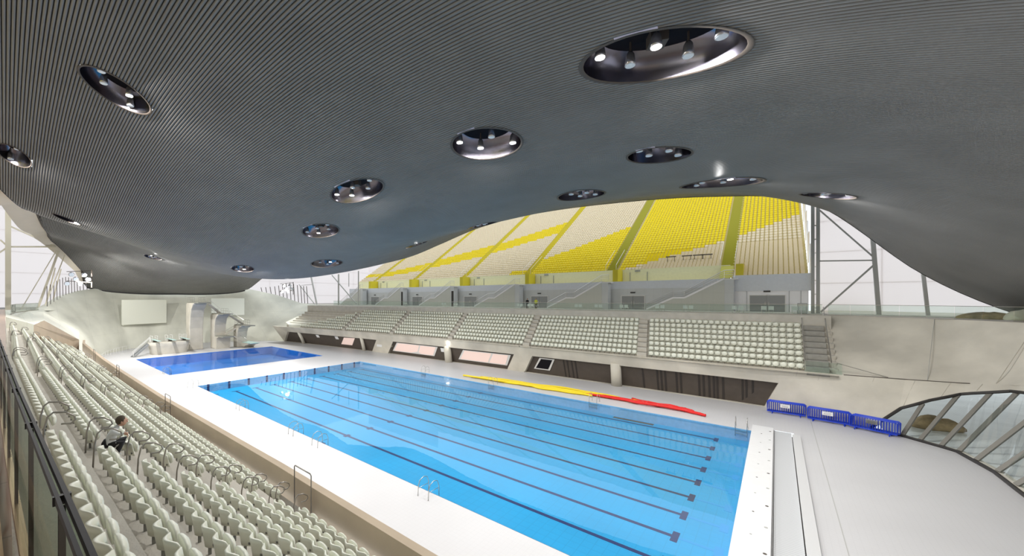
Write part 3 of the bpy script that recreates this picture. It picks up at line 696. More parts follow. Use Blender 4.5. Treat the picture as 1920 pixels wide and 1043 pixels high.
# ------------------------------------------------------------------ glass balustrades of the concourse
def balustrade(name, pts, z, label, span=1.8, h=1.1, mpane='glass', mrail='rail', rail=.045, gap=.04):
    t = thing(name, label, 'balustrade', (0, 0, 0)); L = [0.]
    for a, b in zip(pts[:-1], pts[1:]): L.append(L[-1]+math.dist(a, b))
    def at(s): return Vector((interp(s, L, [p[0] for p in pts]), interp(s, L, [p[1] for p in pts]), z))
    n = max(1, int(L[-1]/span)); ch = MB(); rl = MB()
    for i in range(n):
        a, b = at(L[-1]*i/n), at(L[-1]*(i+1)/n); d = (b-a).normalized(); a2, b2 = a+d*gap/2, b-d*gap/2
        MB().beam(a2+Vector((0, 0, h/2)), b2+Vector((0, 0, h/2)), .02, h-.04).obj('pane', mpane, t)
        ch.beam(a, b, .09, .12)
        rl.beam(a+Vector((0, 0, h)), b+Vector((0, 0, h)), rail, rail)
    ch.obj('base_channel', mrail, t); rl.obj('handrail', mrail, t)
    return t
balustrade('glass_balustrade', [(x, 42.5) for x in range(-34, 57, 3)]+[(56.6, 42.5)], 9.05, 'long clear glass balustrade along the far concourse above the lower stand', 2.4)
balustrade('glass_balustrade', [bowl_pt(u, 1)[:2] for u in np.arange(57, 90, 1.)], 9.05, 'curving clear glass balustrade on top of the concrete bowl at the right', 1.6)
balustrade('glass_balustrade', [(-36.5, -12.2), (-30, -13.6), (-22, -14.9), (-14, -15.4)], 8.95, 'short glass balustrade at the far left end of the near concourse', 2.4)

# ------------------------------------------------------------------ concourse back wall, stairs, doors
cw = MB(); cw.box(-40, 48.5, 52.0, 52.3, 9.05, 12.4); cb = cw.obj('wall_concourse', 'grey', kind='structure')
MB().box(-40, 48.5, 52.0, 52.35, 12.4, 13.6).obj('upper_band', 'greyband', cb)
MB().box(48.5, 56.2, 52.0, 52.3, 11.8, 14.0).obj('upper_band', 'greyband', cb)
MB().box(48.5, 56.0, 52.05, 52.3, 9.05, 11.8).obj('white_panel_wall', 'white', cb)
for x in (48.6, 50.0, 54.2, 55.3): MB().box(x-.02, x+.02, 52.0, 52.06, 9.05, 11.8).obj('panel_joint', 'door', cb)
MB().box(-40, 48, 55.0, 55.3, 13.4, 15.7).obj('cream_wall', 'cream', cb)
MB().add([(-40, 52.3, 13.6), (48, 52.3, 13.6), (48, 55, 13.5), (-40, 55, 13.5)], [(0, 1, 2, 3)]).obj('upper_walkway', 'cream', cb)
AB = [47.7, 31.6, 15.5, -.5, -16.5, -32.5]
names6 = ['rightmost', 'second from the right', 'third from the right', 'fourth from the right', 'fifth from the right', 'leftmost']
def double_door(x0, x1, y, z0, z1, label):
    t = thing('double_door', label, 'door', ((x0+x1)/2, y, z0)); w = (x1-x0)/2; h = z1-z0
    f = MB(); f.box(-w-.1, -w, -.06, .06, 0, h+.1); f.box(w, w+.1, -.06, .06, 0, h+.1); f.box(-w, w, -.06, .06, h, h+.1); f.obj('door_frame', 'frame', t)
    for s in (-1, 1):
        a, b = (-w, -.02) if s < 0 else (.02, w); lf_ = MB().box(a, b, -.04, .02, 0, h).obj('door_leaf', 'door', t)
        MB().box(s*.18-.02, s*.18+.02, -.1, -.06, .8, 1.3).obj('handle', 'steel', lf_)
    MB().box(-.35, .35, -.12, -.06, h+.45, h+.65).obj('exit_sign', 'dark', t); return t
double_door(50.3, 53.8, 51.98, 9.05, 11.2, 'grey double door in the white panel wall at the right end of the concourse')
for i, a in enumerate(AB):
    if i: double_door(a+2.6, a+5.9, 51.9, 9.05, 11.2, 'grey double door in the concourse wall, %s behind the stairs' % names6[i])
    st = thing('access_stair', 'grey solid-sided stair with railing climbing to the yellow seats, %s' % names6[i], 'stair', (a, 50.2, 9.05), 0, 'stairs up to the yellow seats')
    side = [(-9.5, 0), (-6, 1.95), (-4.6, 1.95), (0, 4.6), (0, 4.9), (1.3, 4.9), (1.3, 0)]
    MB().prism([(-9.5, 0), (-6, 1.75), (-4.6, 1.75), (-.4, 4.3), (0, 4.3), (0, 0)], -.08, .0).obj('side_panel', 'stairside', st)
    bd = MB(); bd.beam((-9.5, -.1, .12), (-6, -.1, 1.86), .06, .22); bd.beam((-6, -.1, 1.86), (-4.6, -.1, 1.86), .06, .22); bd.beam((-4.6, -.1, 1.86), (0, -.1, 4.5), .06, .22); bd.obj('stringer', 'white', st)
    stp = MB()
    for k in range(10): stp.box(-9.5+.35*k, -9.5+.35*(k+1), 0, 1.5, 0, .175*(k+1))
    stp.box(-6, -4.6, 0, 1.5, 1.6, 1.78)
    for k in range(14): stp.box(-4.6+.33*k, -4.6+.33*(k+1), 0, 1.5, 1.5+.2*k, 1.78+.2*(k+1))
    stp.obj('flight', 'tread', st)
    rl = MB()
    for dz in (1.0, .7, .4): rl.tube([(-9.5, -.05, dz), (-6, -.05, 1.8+dz), (-4.6, -.05, 1.8+dz), (0, -.05, 4.6+dz), (1.1, -.05, 4.6+dz)], .05 if dz == 1. else .03, 5)
    for x, z in ((-9.5, 0), (-6, 1.8), (-4.6, 1.8), (-2.3, 3.2), (0, 4.6), (1.1, 4.6)): rl.tube([(x, -.05, z), (x, -.05, z+1)], .025, 5)
    rl.obj('railing', 'steel', st)
    MB().box(0, 1.4, -.08, 1.5, 4.3, 4.45).obj('landing', 'frame', st)
    bxm = 'door' if i in (2, 3, 4) else 'grey'
    MB().box(0, 1.0, -.06, 1.4, 0, 4.3).obj('closet_panel', 'grey', st)
    MB().box(.35, .95, -.09, -.07, 0, 3.4).obj('closet_door', 'dark' if i in (3, 4) else 'grey', st)
    # portal marks in the cream wall
    fr = MB()
    fr.box(a+3.0, a+3.08, 54.9, 55.0, 13.5, 15.2); fr.box(a+5.6, a+5.68, 54.9, 55.0, 13.5, 15.2); fr.box(a+3.8, a+4.6, 54.85, 54.95, 15.3, 15.5)
    if i: fr.obj('portal_frame', 'door', cb)
    yb_ = MB().box(a+1.1, a+1.9, 52.2, 54.9, 13.6, 15.6).obj('yellow_gate_panel', 'yellow', cb)
# seats folded white chairs on the concourse behind the glass
ch0 = None
def white_chair(loc, rz, label):
    t = thing('spectator_chair', label, 'chair', loc, rz, 'white chairs along the far balustrade')
    MB().box(-.24, .24, -.22, .22, .42, .46).obj('seat', 'chair', t); MB().box(-.24, .24, .20, .24, .46, .85).obj('backrest', 'chair', t)
    for sx in (-.2, .2):
        for sy in (-.18, .18): MB().box(sx-.015, sx+.015, sy-.015, sy+.015, 0, .42).obj('leg', 'steel', t)
    return t
chx = [(51.9, 'two in front of the double doors'), (54.5, ''), (49.2, ''), (44.2, ''), (41.0, ''), (36.5, ''), (33.0, ''), (30.0, ''), (20.0, ''), (22.0, ''), (6.0, ''), (-8.0, ''), (3.0, '')]
ch0 = white_chair((51.9, 43.6, 9.06), PI, 'small white chair standing behind the far glass balustrade')
for x, _ in chx[1:]: dup(ch0, (x, 43.6, 9.06), PI)
for x, _ in chx: dup(ch0, (x+.62, 43.6, 9.06), PI)

# ------------------------------------------------------------------ upper seating bank
RB = .80; RR = .50; NR = 43
def bank_mesh(x0, x1, y0, z0, n, m, name, kind='structure'):
    mb = MB()
    for k in range(n):
        y = y0+RB*k; z = z0+RR*k
        mb.add([(x0, y, z-RR), (x1, y, z-RR), (x1, y, z), (x0, y, z), (x1, y+RB, z), (x0, y+RB, z)], [(0, 1, 2, 3), (3, 2, 4, 5)])
    return mb.obj(name, m, kind=kind)
bank_mesh(-40, 48.3, 55.1, 15.6, NR, 'upper', 'terrace_upper'); bank_mesh(48.3, 56.0, 52.3, 14.0, NR+3, 'upper', 'terrace_upper_right')
for i, a in enumerate(AB):
    mb = MB()
    for k in range(NR*2):
        y = 55.05+RB*k/2; z = 15.62+RR*k/2
        mb.add([(a-.75, y, z-RR/2), (a+.75, y, z-RR/2), (a+.75, y, z), (a-.75, y, z), (a+.75, y+RB/2, z), (a-.75, y+RB/2, z)], [(0, 1, 2, 3), (3, 2, 4, 5)])
    if i == 0: mb.add([(a-.75, 52.2, 13.7), (a+.75, 52.2, 13.7), (a+.75, 55.05, 15.6), (a-.75, 55.05, 15.6)], [(0, 1, 2, 3)])
    o = mb.obj('aisle_steps', 'olive' if i <= 1 else 'yellow'); o['kind'] = 'structure'
    rl = MB()
    for s in (-.85, .85): rl.tube([(a+s, 54.9, 16.6), (a+s, 60, 19.7)], .03, 5); rl.tube([(a+s, 54.9, 15.5), (a+s, 54.9, 16.6)], .03, 5)
    rl.obj('handrail', 'frame', o)
# seat colours: yellow where the photograph's pattern is yellow, tested in (x, row)
def bank_yellow(x, k):
    if x > 48.5: return k-3 > interp(x, [48.5, 56], [10, 17])
    if x > 32.4: return k > interp(x, [32.4, 47], [-1, 9])
    if x > 16.3: return interp(x, [16.3, 31], [-.5, 0]) <= k < interp(x, [16.3, 31], [6, 20])
    if x > .3: return (k > interp(x, [.3, 15], [12, 21]) and k < interp(x, [.3, 15], [18, 28])) or (11 < x and k < 2)
    if x > -15.7: return interp(x, [-15.7, -1.3], [6, 11]) < k < interp(x, [-15.7, -1.3], [11, 18])
    return interp(x, [-32, -17], [2, 5]) < k < interp(x, [-32, -17], [5, 10])
b1 = MB(); b1.box(-.2, .2, .12, .19, .08, .50); b1.box(-.19, .19, -.12, -.05, .03, .36)
bank = []
for k in range(NR):
    for i in range(int((48.0+39.5)/.5)):
        x = -39.5+.5*i
        if min(abs(x-a) for a in AB) < .95: continue
        bank.append((x, 55.1+RB*k+.4, 15.6+RR*k, 0., bank_yellow(x, k)))
for k in range(NR+3):
    for i in range(14):
        x = 48.75+.52*i; bank.append((x, 52.3+RB*k+.47, 14.0+RR*k, 0., bank_yellow(x, k)))
camp = np.array([52.944, -15.896, 10.8])
vis = [s for s in bank if s[0] > 36 and 45 < 300 and (s[2]+.3-10.8)/(s[1]+15.9) < .215]
vis.sort(key=lambda s: (s[0]-52.9)**2+(s[1]+15.9)**2+(s[2]-10.8)**2); ind = vis[:300]; indset = set(id(s) for s in ind)
rest = [s for s in bank if id(s) not in indset]
mey = b1.mesh('bank_seat', 'seaty'); mew = b1.mesh('bank_seat', 'seatg')
for s in ind:
    o = link('grandstand_seat', mey if s[4] else mew); o.location = s[:3]; blk = 'rightmost block of upper bank' if s[0] > 48.5 else 'block left of olive aisle'
    rk = int(round((s[2]-14)/RR)); cn = 1+int((56-s[0])/.52) if s[0] > 48.5 else 1+int((47-s[0])/.5)
    tag(o, '%s seat, %s, %s row up, %s from right' % ('yellow' if s[4] else 'beige', blk, nth(rk+1), nth(cn)), 'seat', 'seats of the upper grandstand')
for yel, m, w in ((True, 'seaty', 'yellow'), (False, 'seatg', 'pale beige')):
    me = merge_mesh('bank_seats', [(b1, 0)], [s[:4] for s in rest if bool(s[4]) == yel], [m])
    tag(link('grandstand_seat', me, kind='stuff'), 'remaining small %s seats of the high sloping grandstand' % w, 'seats')
    me2 = me; o2 = link('grandstand_seat', me2, kind='stuff'); o2.scale = (1, -1, 1); o2.location = (0, 25, 0); tag(o2, '%s seats of the matching grandstand behind the viewer' % w, 'seats')
nb = bank_mesh(-40, 48.3, 55.1, 15.6, NR, 'cream', 'terrace_behind'); nb.scale = (1, -1, 1); nb.location = (0, 25, 0)
cwn = MB(); cwn.box(-40, 56, -27.3, -27.0, 9.05, 15.6); cwn.obj('wall_concourse_near', 'grey', kind='structure')
# workers' trolley and stray chairs on the bank
mb = MB(); mb.box(46.9, 48.3, 79.6, 80.3, 31.6, 32.6)
for q, x in enumerate((40.2, 42.4, 43.9, 45.0)):
    t = thing('folded_table', 'dark folded table on the pale lower seats of the bank, %s from left' % ord_(q), 'table', (x, 57.1, 17.2)); MB().box(-.7, .7, -.1, .1, .35, .5).obj('table_top', 'slot', t)
    for s in (-.5, .5): MB().box(s-.03, s+.03, -.05, .05, -.4, .35).obj('leg', 'slot', t)
# end wall frame of the bank at its right side: white boards and brown ply
ep = thing('stand_end_wall', 'pale timber and white end wall at the right end of the yellow seats', 'wall', (56.3, 52, 9.05))
for k in range(8):
    y = 1+3*k; MB().box(-.05, .05, y-1.45, y+1.45, 3.0+1.9*k, 7.0+1.95*k).obj('panel', 'white' if k % 2 else 'wing', ep)

# ------------------------------------------------------------------ membrane walls
def membrane(name, a, b, z0, z1, seams, verts=0):
    mb = MB(); mb.add([(*a, z0), (*b, z0), (*b, z1), (*a, z1)], [(0, 1, 2, 3)]); o = mb.obj(name, 'membrane', kind='structure')
    d = (Vector(b)-Vector(a)).normalized(); n = Vector((-d.y, d.x, 0))*.08
    for z in seams: MB().beam((a[0]+n.x, a[1]+n.y, z), (b[0]+n.x, b[1]+n.y, z), .05, .06).obj('seam', 'seam', o)
    for k in range(verts):
        p = Vector((*a, 0)).lerp(Vector((*b, 0)), (k+.5)/verts); MB().beam((p.x+n.x, p.y+n.y, z0), (p.x+n.x, p.y+n.y, z1), .06, .05, up=(n.x, n.y, 0)).obj('seam', 'seam', o)
    return o
membrane('wall_far_right', (56.8, 64), (125, 64), 8.5, 40, (13, 17.5, 22, 27), 5)
membrane('wall_far_left', (-81.9, 93), (-41, 93), 5, 45, (12, 17.5, 23), 3)
membrane('wall_end_left', (-82, -72), (-82, 94), 5, 40, (12, 17, 22, 27, 32), 9)
o_ = membrane('wall_behind', (-82, -72), (125, -72), 5, 40, ()); o_.data.materials[0] = M['warmlightmem']  # unseen wall, tint added to throw warm light on the left ceiling
MB().box(84.5, 85.0, -60, 62, 8.6, 30).obj('end_wall_light_block', 'concrete', kind='structure')  # unseen end wall, made opaque to keep light off the right ceiling
MB().box(71, 84.6, -60, 33, 8.55, 8.95).obj('floor_concourse_end', 'tread', kind='structure')
MB().add([(-82, 44, 8.9), (-36, 44, 8.9), (-36, 93, 8.9), (-82, 93, 8.9)], [(0, 1, 2, 3)]).obj('floor_outer_left', 'outer', kind='structure')
MB().add([(-82, -60, 8.7), (-32, -60, 8.7), (-32, -14, 8.7), (-57, -4, 8.7), (-60, 10, 8.7), (-60, 30, 8.7), (-50, 44, 8.7), (-82, 44, 8.7)], [tuple(range(8))]).obj('floor_outer_end', 'outer', kind='structure')
# trusses at the right
def ctop(x, y): return zr(x, min(max(y, CY0-float(hw(x))+.1), CY0+float(hw(x))-.1))+.5
tr = thing('steel_truss', 'grey steel column and diagonal braces in front of white membrane at right', 'truss', (56.3, 47.5, 9.05))
zt1 = 22.6-9.05
MB().box(-.32, -.02, -.2, .2, 0, 13.2).obj('column', 'truss', tr); MB().box(.12, .42, -.2, .2, 0, 12.8).obj('column', 'truss', tr)
for k in range(7): MB().box(-.1, .2, -.1, .1, 1.6*k+.6, 1.6*k+.72).obj('tie_plate', 'steel', tr)
MB().beam((.4, 0, 12.0), (4.7, 0, 6.0), .14).obj('brace', 'truss', tr); MB().beam((.4, 0, 6.1), (4.7, 0, 5.9), .14).obj('brace', 'truss', tr); MB().beam((4.7, 0, 5.6), (.5, 0, .2), .17).obj('brace', 'truss', tr)
t2 = MB().beam((60.7, 47.5, 18.6), (61.2, 47.5, 9.05), .34, .34).obj('steel_column', 'truss'); tag(t2, 'leaning grey steel column in the middle of the right-hand white membrane', 'column')
t3 = MB().beam((64.1, 47.5, 14.6), (64.5, 47.5, 9.05), .26, .26).obj('steel_column', 'truss'); tag(t3, 'thinner leaning grey column near the right roof foot', 'column')
# trusses left end (near side)
tl = thing('steel_truss', 'cream steel post and braces before the white membrane at the far left', 'truss', (-44, -15.5, 8.8))
MB().box(-.35, .35, -.35, .35, 0, 17.5).obj('column', 'trussw', tl)
for a, b, w in (((0, 0, 10.8), (0, 5.85, 11.4), .26), ((0, .3, 14.3), (0, 5.5, 11.6), .24), ((0, 6.2, 10.7), (0, 3.5, .1), .34), ((0, -.9, 11.9), (0, 0, 10.8), .22), ((0, 0, 10.8), (0, -2.5, 8), .22), ((0, 5.9, 10.7), (0, 1.5, .1), .14), ((0, 7.0, 10.0), (0, 4.3, .1), .16)):
    MB().beam(a, b, w).obj('brace', 'trussw', tl)
for k, (x, y) in enumerate(((-47, -11), (-50, -10))):
    tag(MB().beam((x, y, 8.8), (x+.5, y+1.4, 16.5), .16).obj('steel_strut', 'trussw'), 'thin slanting strut behind the left roof tip, %s one' % ('nearer' if k == 0 else 'farther'), 'strut')
# trusses far left
tf = thing('steel_truss', 'slender grey steel posts and diagonals before white membrane left of the far stand', 'truss', (-34, 44.4, 9.0))
for a, b, w in (((-2.8, 1.6, 0), (-2.8, 1.6, 8.5), .3), ((-13.8, 1.6, 0), (-17.1, 1.6, 8.7), .34), ((-14.8, 1.6, 0), (-24, 1.6, 6.2), .2), ((5.2, 1.6, .4), (-6, 1.6, 8.4), .22), ((-16.5, 1.6, 6), (-22.5, 1.6, 5.9), .14), ((6.1, 1.6, 0), (6.1, 1.6, 9), .22), ((1.9, 1.6, 5), (1.9, 1.6, 8.6), .14)):
    MB().beam(a, b, w).obj('column' if a[0] == b[0] else 'brace', 'truss', tf)
# membrane-side spotlight clusters
def spot_cluster(loc, label, sc=1.):
    t = thing('floodlight_rack', label, 'floodlight', loc)
    f = MB(); f.tube([(0, 0, -1.5*sc), (0, 0, 1.7*sc)], .09, 6); f.tube([(0, 0, 1.5*sc), (-.5, -3.2*sc, 1.2*sc)], .06, 6); f.tube([(0, 0, -.6*sc), (-.5, -3.2*sc, -.4*sc)], .06, 6); f.obj('rack_frame', 'slot', t)
    for k in range(6):
        y = -.5-.55*k*sc; z = .9*math.sin(k*2.1)*sc; mb = MB(); mb.lathe([(.12, -.4), (.32, -.1), (.4, .25), (.36, .3)], (.1, y, z), (1, .2, -.4), 10); h = mb.obj('lamp_housing', 'lampbody', t, smooth=True)
        mb = MB(); mb.lathe([(.34, .3), (.34, .32)], (.1, y, z), (1, .2, -.4), 10); mb.obj('lens', 'lens', h)
    L = bpy.data.lights.new('rack_lamp', 'AREA'); L.shape = 'DISK'; L.size = .9; L.energy = 2600; L.color = (1, .98, .93); lo = bpy.data.objects.new('rack_lamp', L); COL.objects.link(lo); lo.parent = t; lo.location = (.55, -1.6, -.2)
    lo.rotation_euler = (Vector((-44, 13, 3))-(Vector(loc)+Vector(lo.location))).to_track_quat('-Z', 'Y').to_euler(); return t
spot_cluster((-38.5, 33.5, 13.3), 'rack of silver floodlights in the gap right of the roof tip', 1.0)
spot_cluster((-36.5, -5.6, 14.2), 'rack of silver floodlights in the gap left of the roof tip', 1.0)

# ------------------------------------------------------------------ near stand
PN_ = .72
def nrow_y(k, x): return -15.18+PN_*k-interp(x, [-20, 13, 27, 48], [.30, .30, .40, 0.])*(1-k/9.)
def nrow_z(k): return 7.84-RISE*k
prof_k = []
mb = MB(); xs = list(np.arange(-34, 60.1, 2.)); rows = []
for x in xs:
    p = [(-15.62-.0*x, 9.05), (nrow_y(0, x)-.34, 9.05)]
    p = [(-15.88, 8.99), (nrow_y(0, x)-.34, 8.99)]
    for k in range(8):
        yA = nrow_y(k, x)-.33; yB = nrow_y(k, x)-.33+PN_ if k < 7 else -9.75
        p += [(yA, nrow_z(k)), (yB, nrow_z(k))]
    rows.append([(x, a, b) for a, b in p])
n = len(rows[0]); mb.add([q for r in rows for q in r], [(i*n+j, (i+1)*n+j, (i+1)*n+j+1, i*n+j+1) for i in range(len(rows)-1) for j in range(n-1)])
mb.obj('terrace_near', 'tread', kind='structure')
pr = MB()
def par_y(x): return interp(x, [-30, -14, 5, 14, 26, 40, 60], [-7.3, -9.1, -9.62, -9.72, -9.76, -9.55, -9.6])
for a, b in zip(range(-19, 61, 1), range(-18, 62, 1)):
    ya, yb2 = par_y(a), par_y(b)
    pr.add([(a, ya-.02, 4.0), (b, yb2-.02, 4.0), (b, yb2-.02, 5.0), (a, ya-.02, 5.0), (a, ya+.22, 5.0), (b, yb2+.22, 5.0), (a, ya+.3, 0), (b, yb2+.3, 0)], [(0, 1, 2, 3), (3, 2, 5, 4), (4, 5, 7, 6)])
pr.obj('wall_near', 'warm_concrete', kind='structure')
MB().box(-40, 60, -27.2, -15.86, 8.8, 9.05).obj('floor_concourse_near', 'brownfloor', kind='structure')
# sloping side block at its left end
sb2 = MB(); sb2.add([(-18.5, -9.0, 5.1), (-16.5, -9.8, 5.1), (-3.5, -13.9, 8.1), (-6.5, -13.0, 8.4), (-16.5, -9.8, 4.0), (-3.5, -13.9, 6.5), (-18.5, -9, 0), (-16.5, -9.8, 0)], [(0, 1, 2, 3), (1, 4, 5, 2), (0, 1, 7, 6)])
sb2.obj('trim_21', 'warm_concrete', kind='structure')
sb3 = MB(); sb3.add([(-18.5, -9.0, 5.1), (-6.5, -13.0, 8.4), (-31, -13.6, 8.95), (-40, -11.5, 8.9), (-41, -6.8, 5)], [(0, 1, 2, 3, 4)]); sb3.add([(-4, -15.9, 9.0), (-3.5, -13.9, 8.15), (-3.5, -13.9, 3), (-4, -15.9, 3)], [(0, 1, 2, 3)]); sb3.add([(-6.5, -13.0, 8.4), (-3.5, -13.9, 8.15), (-4, -15.9, 9.0), (-36, -15.9, 9.02), (-36, -13.0, 8.96), (-31, -13.6, 8.95)], [(0, 1, 2, 3, 4, 5)]); sb3.obj('trim_22', 'end_concrete', kind='structure')
AISN = [42.0, 28.0, 14.0, 0.0]
SP = .435
near_places = []
for k in range(8):
    x = 53.6
    for a, b in [(42.0+.62, 53.8)]+[(28.62, 41.38), (14.62, 27.38), (.62, 13.38), (-14.5+1.9*(7-k), -.62)]:
        nn = int((b-a)/SP)
        for i in range(max(0, nn)):
            xx = a+(i+.5)*(b-a)/nn; ang = 0.
            near_places.append((xx, nrow_y(k, xx), nrow_z(k), 0., k))
cxy = np.array([52.944, -15.896]); fw = np.array([-.67, .742]); rt = np.array([.742, .67])
def in_view(p):
    d = np.array(p[:2])-cxy; dz = d@fw; px = 805+719*(d@rt)/max(dz, .01); py = 560+719*(10.8-p[2]-.4)/max(dz, .01); return dz > .4 and -40 < px < 1960 and py < 1110
near_places.sort(key=lambda p: (not in_view(p), math.dist((*p[:2], p[2]), (52.944, -15.896, 10.8))))
seat0 = thing('stadium_seat', 'x', 'seat', (0, 0, 0)); link('backrest', ME_back, seat0); link('seat_pan', ME_pan, seat0); link('bracket', ME_br, seat0)
for i, p in enumerate(near_places[:300]):
    rn = 'top row' if p[4] == 0 else 'front row' if p[4] == 7 else ord_(p[4])+' row from top'
    cnt = 1+sum(1 for q in near_places if q[4] == p[4] and ((42.5 < q[0] < p[0]) if p[0] > 42 else (p[0] < q[0] < 41.6)))
    lb = 'cream tip-up seat, near stand %s, %s %s the nearest aisle' % (rn, nth(cnt), 'before' if p[0] > 42 else 'beyond')
    if i == 0: s = seat0; s.location = p[:3]; s['label'] = lb; s['group'] = 'cream seats of the near stand'
    else: s = dup(seat0, p[:3], 0., lb, 'cream seats of the near stand')
    s.rotation_euler = (0, 0, random.uniform(-.02, .02))
tag(link('stadium_seat', merge_mesh('near_seats', [(sb, 0), (sp_, 0), (sk, 1)], [p[:4] for p in near_places[300:]], ['seat', 'bracket']), kind='stuff'), 'remaining cream tip-up seats of the near stand, towards its far end', 'seats')
# aisle half steps and hooked handrails
for q, a in enumerate(AISN):
    st = setting('trim_%d' % (30+q))
    for k in range(8): MB().box(a-.6, a+.6, nrow_y(k, a)+PN_/2-.34, nrow_y(k, a)+PN_-.32, nrow_z(k)-.3, nrow_z(k)-RISE/2+.0001 if k < 7 else nrow_z(k)+.01).obj('step', 'tread', st)
    if q < 4:
        for k in range(8):
            y = nrow_y(k, a); z = nrow_z(k)
            for s in (-1, 1):
                x = a+s*.55; r = MB()
                r.tube([(x, y-.12, z), (x, y-.10, z+.45), (x, y-.05, z+.68), (x, y+.03, z+.75), (x, y+.20, z+.72), (x, y+.33, z+.62), (x, y+.35, z+.54), (x, y+.28, z+.48), (x, y+.14, z+.50)], .017, 7 if q < 2 else 4)
                o = r.obj('aisle_handrail', 'rail', smooth=True)
                tag(o, 'hooked steel handrail, %s aisle, %s side, %s row' % (['nearest', 'second nearest', 'third nearest', 'farthest'][q], 'viewer' if s > 0 else 'far', 'top' if k == 0 else 'front' if k == 7 else ord_(k)+' from top' if k else 'top'), 'handrail', 'hooked handrails of the near stand')
        r = MB(); y = par_y(a)-.12; r.tube([(a-.5, y, 4.3), (a-.5, y, 5.42), (a-.45, y, 5.47), (a+.45, y, 5.47), (a+.5, y, 5.42), (a+.5, y, 4.3)], .02, 6)
        o = r.obj('barrier_rail', 'rail', smooth=True); tag(o, 'square steel hoop rail at parapet below the %s aisle' % ['nearest', 'second nearest', 'third nearest', 'farthest'][q], 'handrail')
# near glass balustrade
nb_ = thing('glass_balustrade', 'dark-railed glass balustrade at the lower left beside the viewer', 'balustrade', (0, 0, 0))
jx = [54.8, 53.45, 52.1, 50.95, 49.65, 48.3, 46.9, 45.5, 44.1, 42.7, 41.3, 39.9, 38.5, 37.1, 35.7, 34.3, 32.9, 31.5, 30.1, 28.7]
def nby(x): return interp(x, [30, 42, 48, 52], [-16.15, -15.98, -15.84, -15.72])
for a, b in zip(jx[:-1], jx[1:]):
    MB().beam((a-.012, nby(a), 9.52), (b+.012, nby(b), 9.52), .02, 1.0).obj('pane', 'nearglass', nb_)
    MB().beam((b, nby(b), 9.05), (b, nby(b), 10.02), .008, .022, up=(0, 1, 0)).obj('panel_joint', 'dark', nb_)
    for dy, w in ((-.014, .012), (.012, .015)): MB().beam((a, nby(a)+dy, 10.05), (b, nby(b)+dy, 10.05), w, .028).obj('handrail', 'blackrail', nb_)
    MB().beam((b-.010, nby(b), 10.045), (b+.010, nby(b), 10.045), .052, .034).obj('rail_clamp', 'dark', nb_)
    for dy in (-.1, .02): MB().beam((a, nby(a)+dy-.02, 9.08), (b, nby(b)+dy-.02, 9.08), .05, .06).obj('base_channel', 'bronze', nb_)

# ------------------------------------------------------------------ diving towers and boards
def tower(name, x, y, w, h, label, reach, depth, flare, cats='tower'):
    t = thing(name, label, 'diving tower', (x, y, 0)); P = [(-depth/2, 0)]
    # side profile in (x,z): back edge straight, front edge flares forwards to the platform
    prof = [(-depth/2, 0), (depth/2, 0), (depth/2-.05, h*.45), (depth/2+flare*.10, h*.68), (depth/2+flare*.35, h*.84), (depth/2+flare, h-.42), (depth/2+flare, h-.12), (-depth/2+.3, h-.1), (-depth/2, h-.5)]
    mb = MB(); n = len(prof)
    mb.prism(prof, -w/2, w/2); b = mb.obj('shaft', 'tower', t)
    bv = b.modifiers.new('round', 'BEVEL'); bv.width = .35; bv.segments = 3
    MB().box(-depth/2+.2, reach, -w*.42, w*.42, h-.16, h).obj('platform', 'platform', t)
    rl = MB()
    for s in (-1, 1):
        yy_ = s*w*.40
        for z in (.5, 1.0): rl.tube([(-depth/2+.3, yy_, h+z), (depth/2+flare, yy_, h+z)], .03, 5)
        for k in range(4): xx = -depth/2+.3+(depth+flare-.3)*k/3; rl.tube([(xx, yy_, h), (xx, yy_, h+1.)], .03, 5)
    rl.obj('railing', 'steel', t); return t
tower('diving_platform', -38.8, 11.2, 2.6, 10., 'tallest curved concrete diving tower with the highest platform', 5.8, 2.3, 2.2)
tower('diving_platform', -37.6, 15.4, 2.4, 7.6, 'middle concrete diving tower with second highest platform', 5.6, 2.2, 2.0)
tower('diving_platform', -36.4, 19.6, 2.2, 5.0, 'right-hand concrete diving tower under the pale board', 5.6, 2.0, 2.0)
t = thing('diving_platform', 'low concrete platform between the middle and right-hand towers', 'diving tower', (-36.8, 15.6, 0)); mb = MB(); mb.prism([(-1.1, 0), (1.3, 0), (1.5, 2.3), (2.6, 2.65), (-1.1, 2.65)], -1.3, 1.5); mb.obj('shaft', 'tower', t); MB().box(-1.1, 4.6, -1.1, 1.2, 2.65, 2.82).obj('platform', 'platform', t)
t = thing('diving_platform', 'lowest concrete platform sloping to the water edge at right', 'diving tower', (-35.4, 20.4, 0)); mb = MB(); mb.prism([(-1.2, 0), (1.2, 0), (2.0, .55), (3.4, .8), (3.4, 1.0), (-1.2, 1.0)], -.9, 1.3); mb.obj('shaft', 'tower', t); MB().box(-1.2, 4.4, -.8, 1.2, 1.0, 1.1).obj('platform', 'springboard', t)
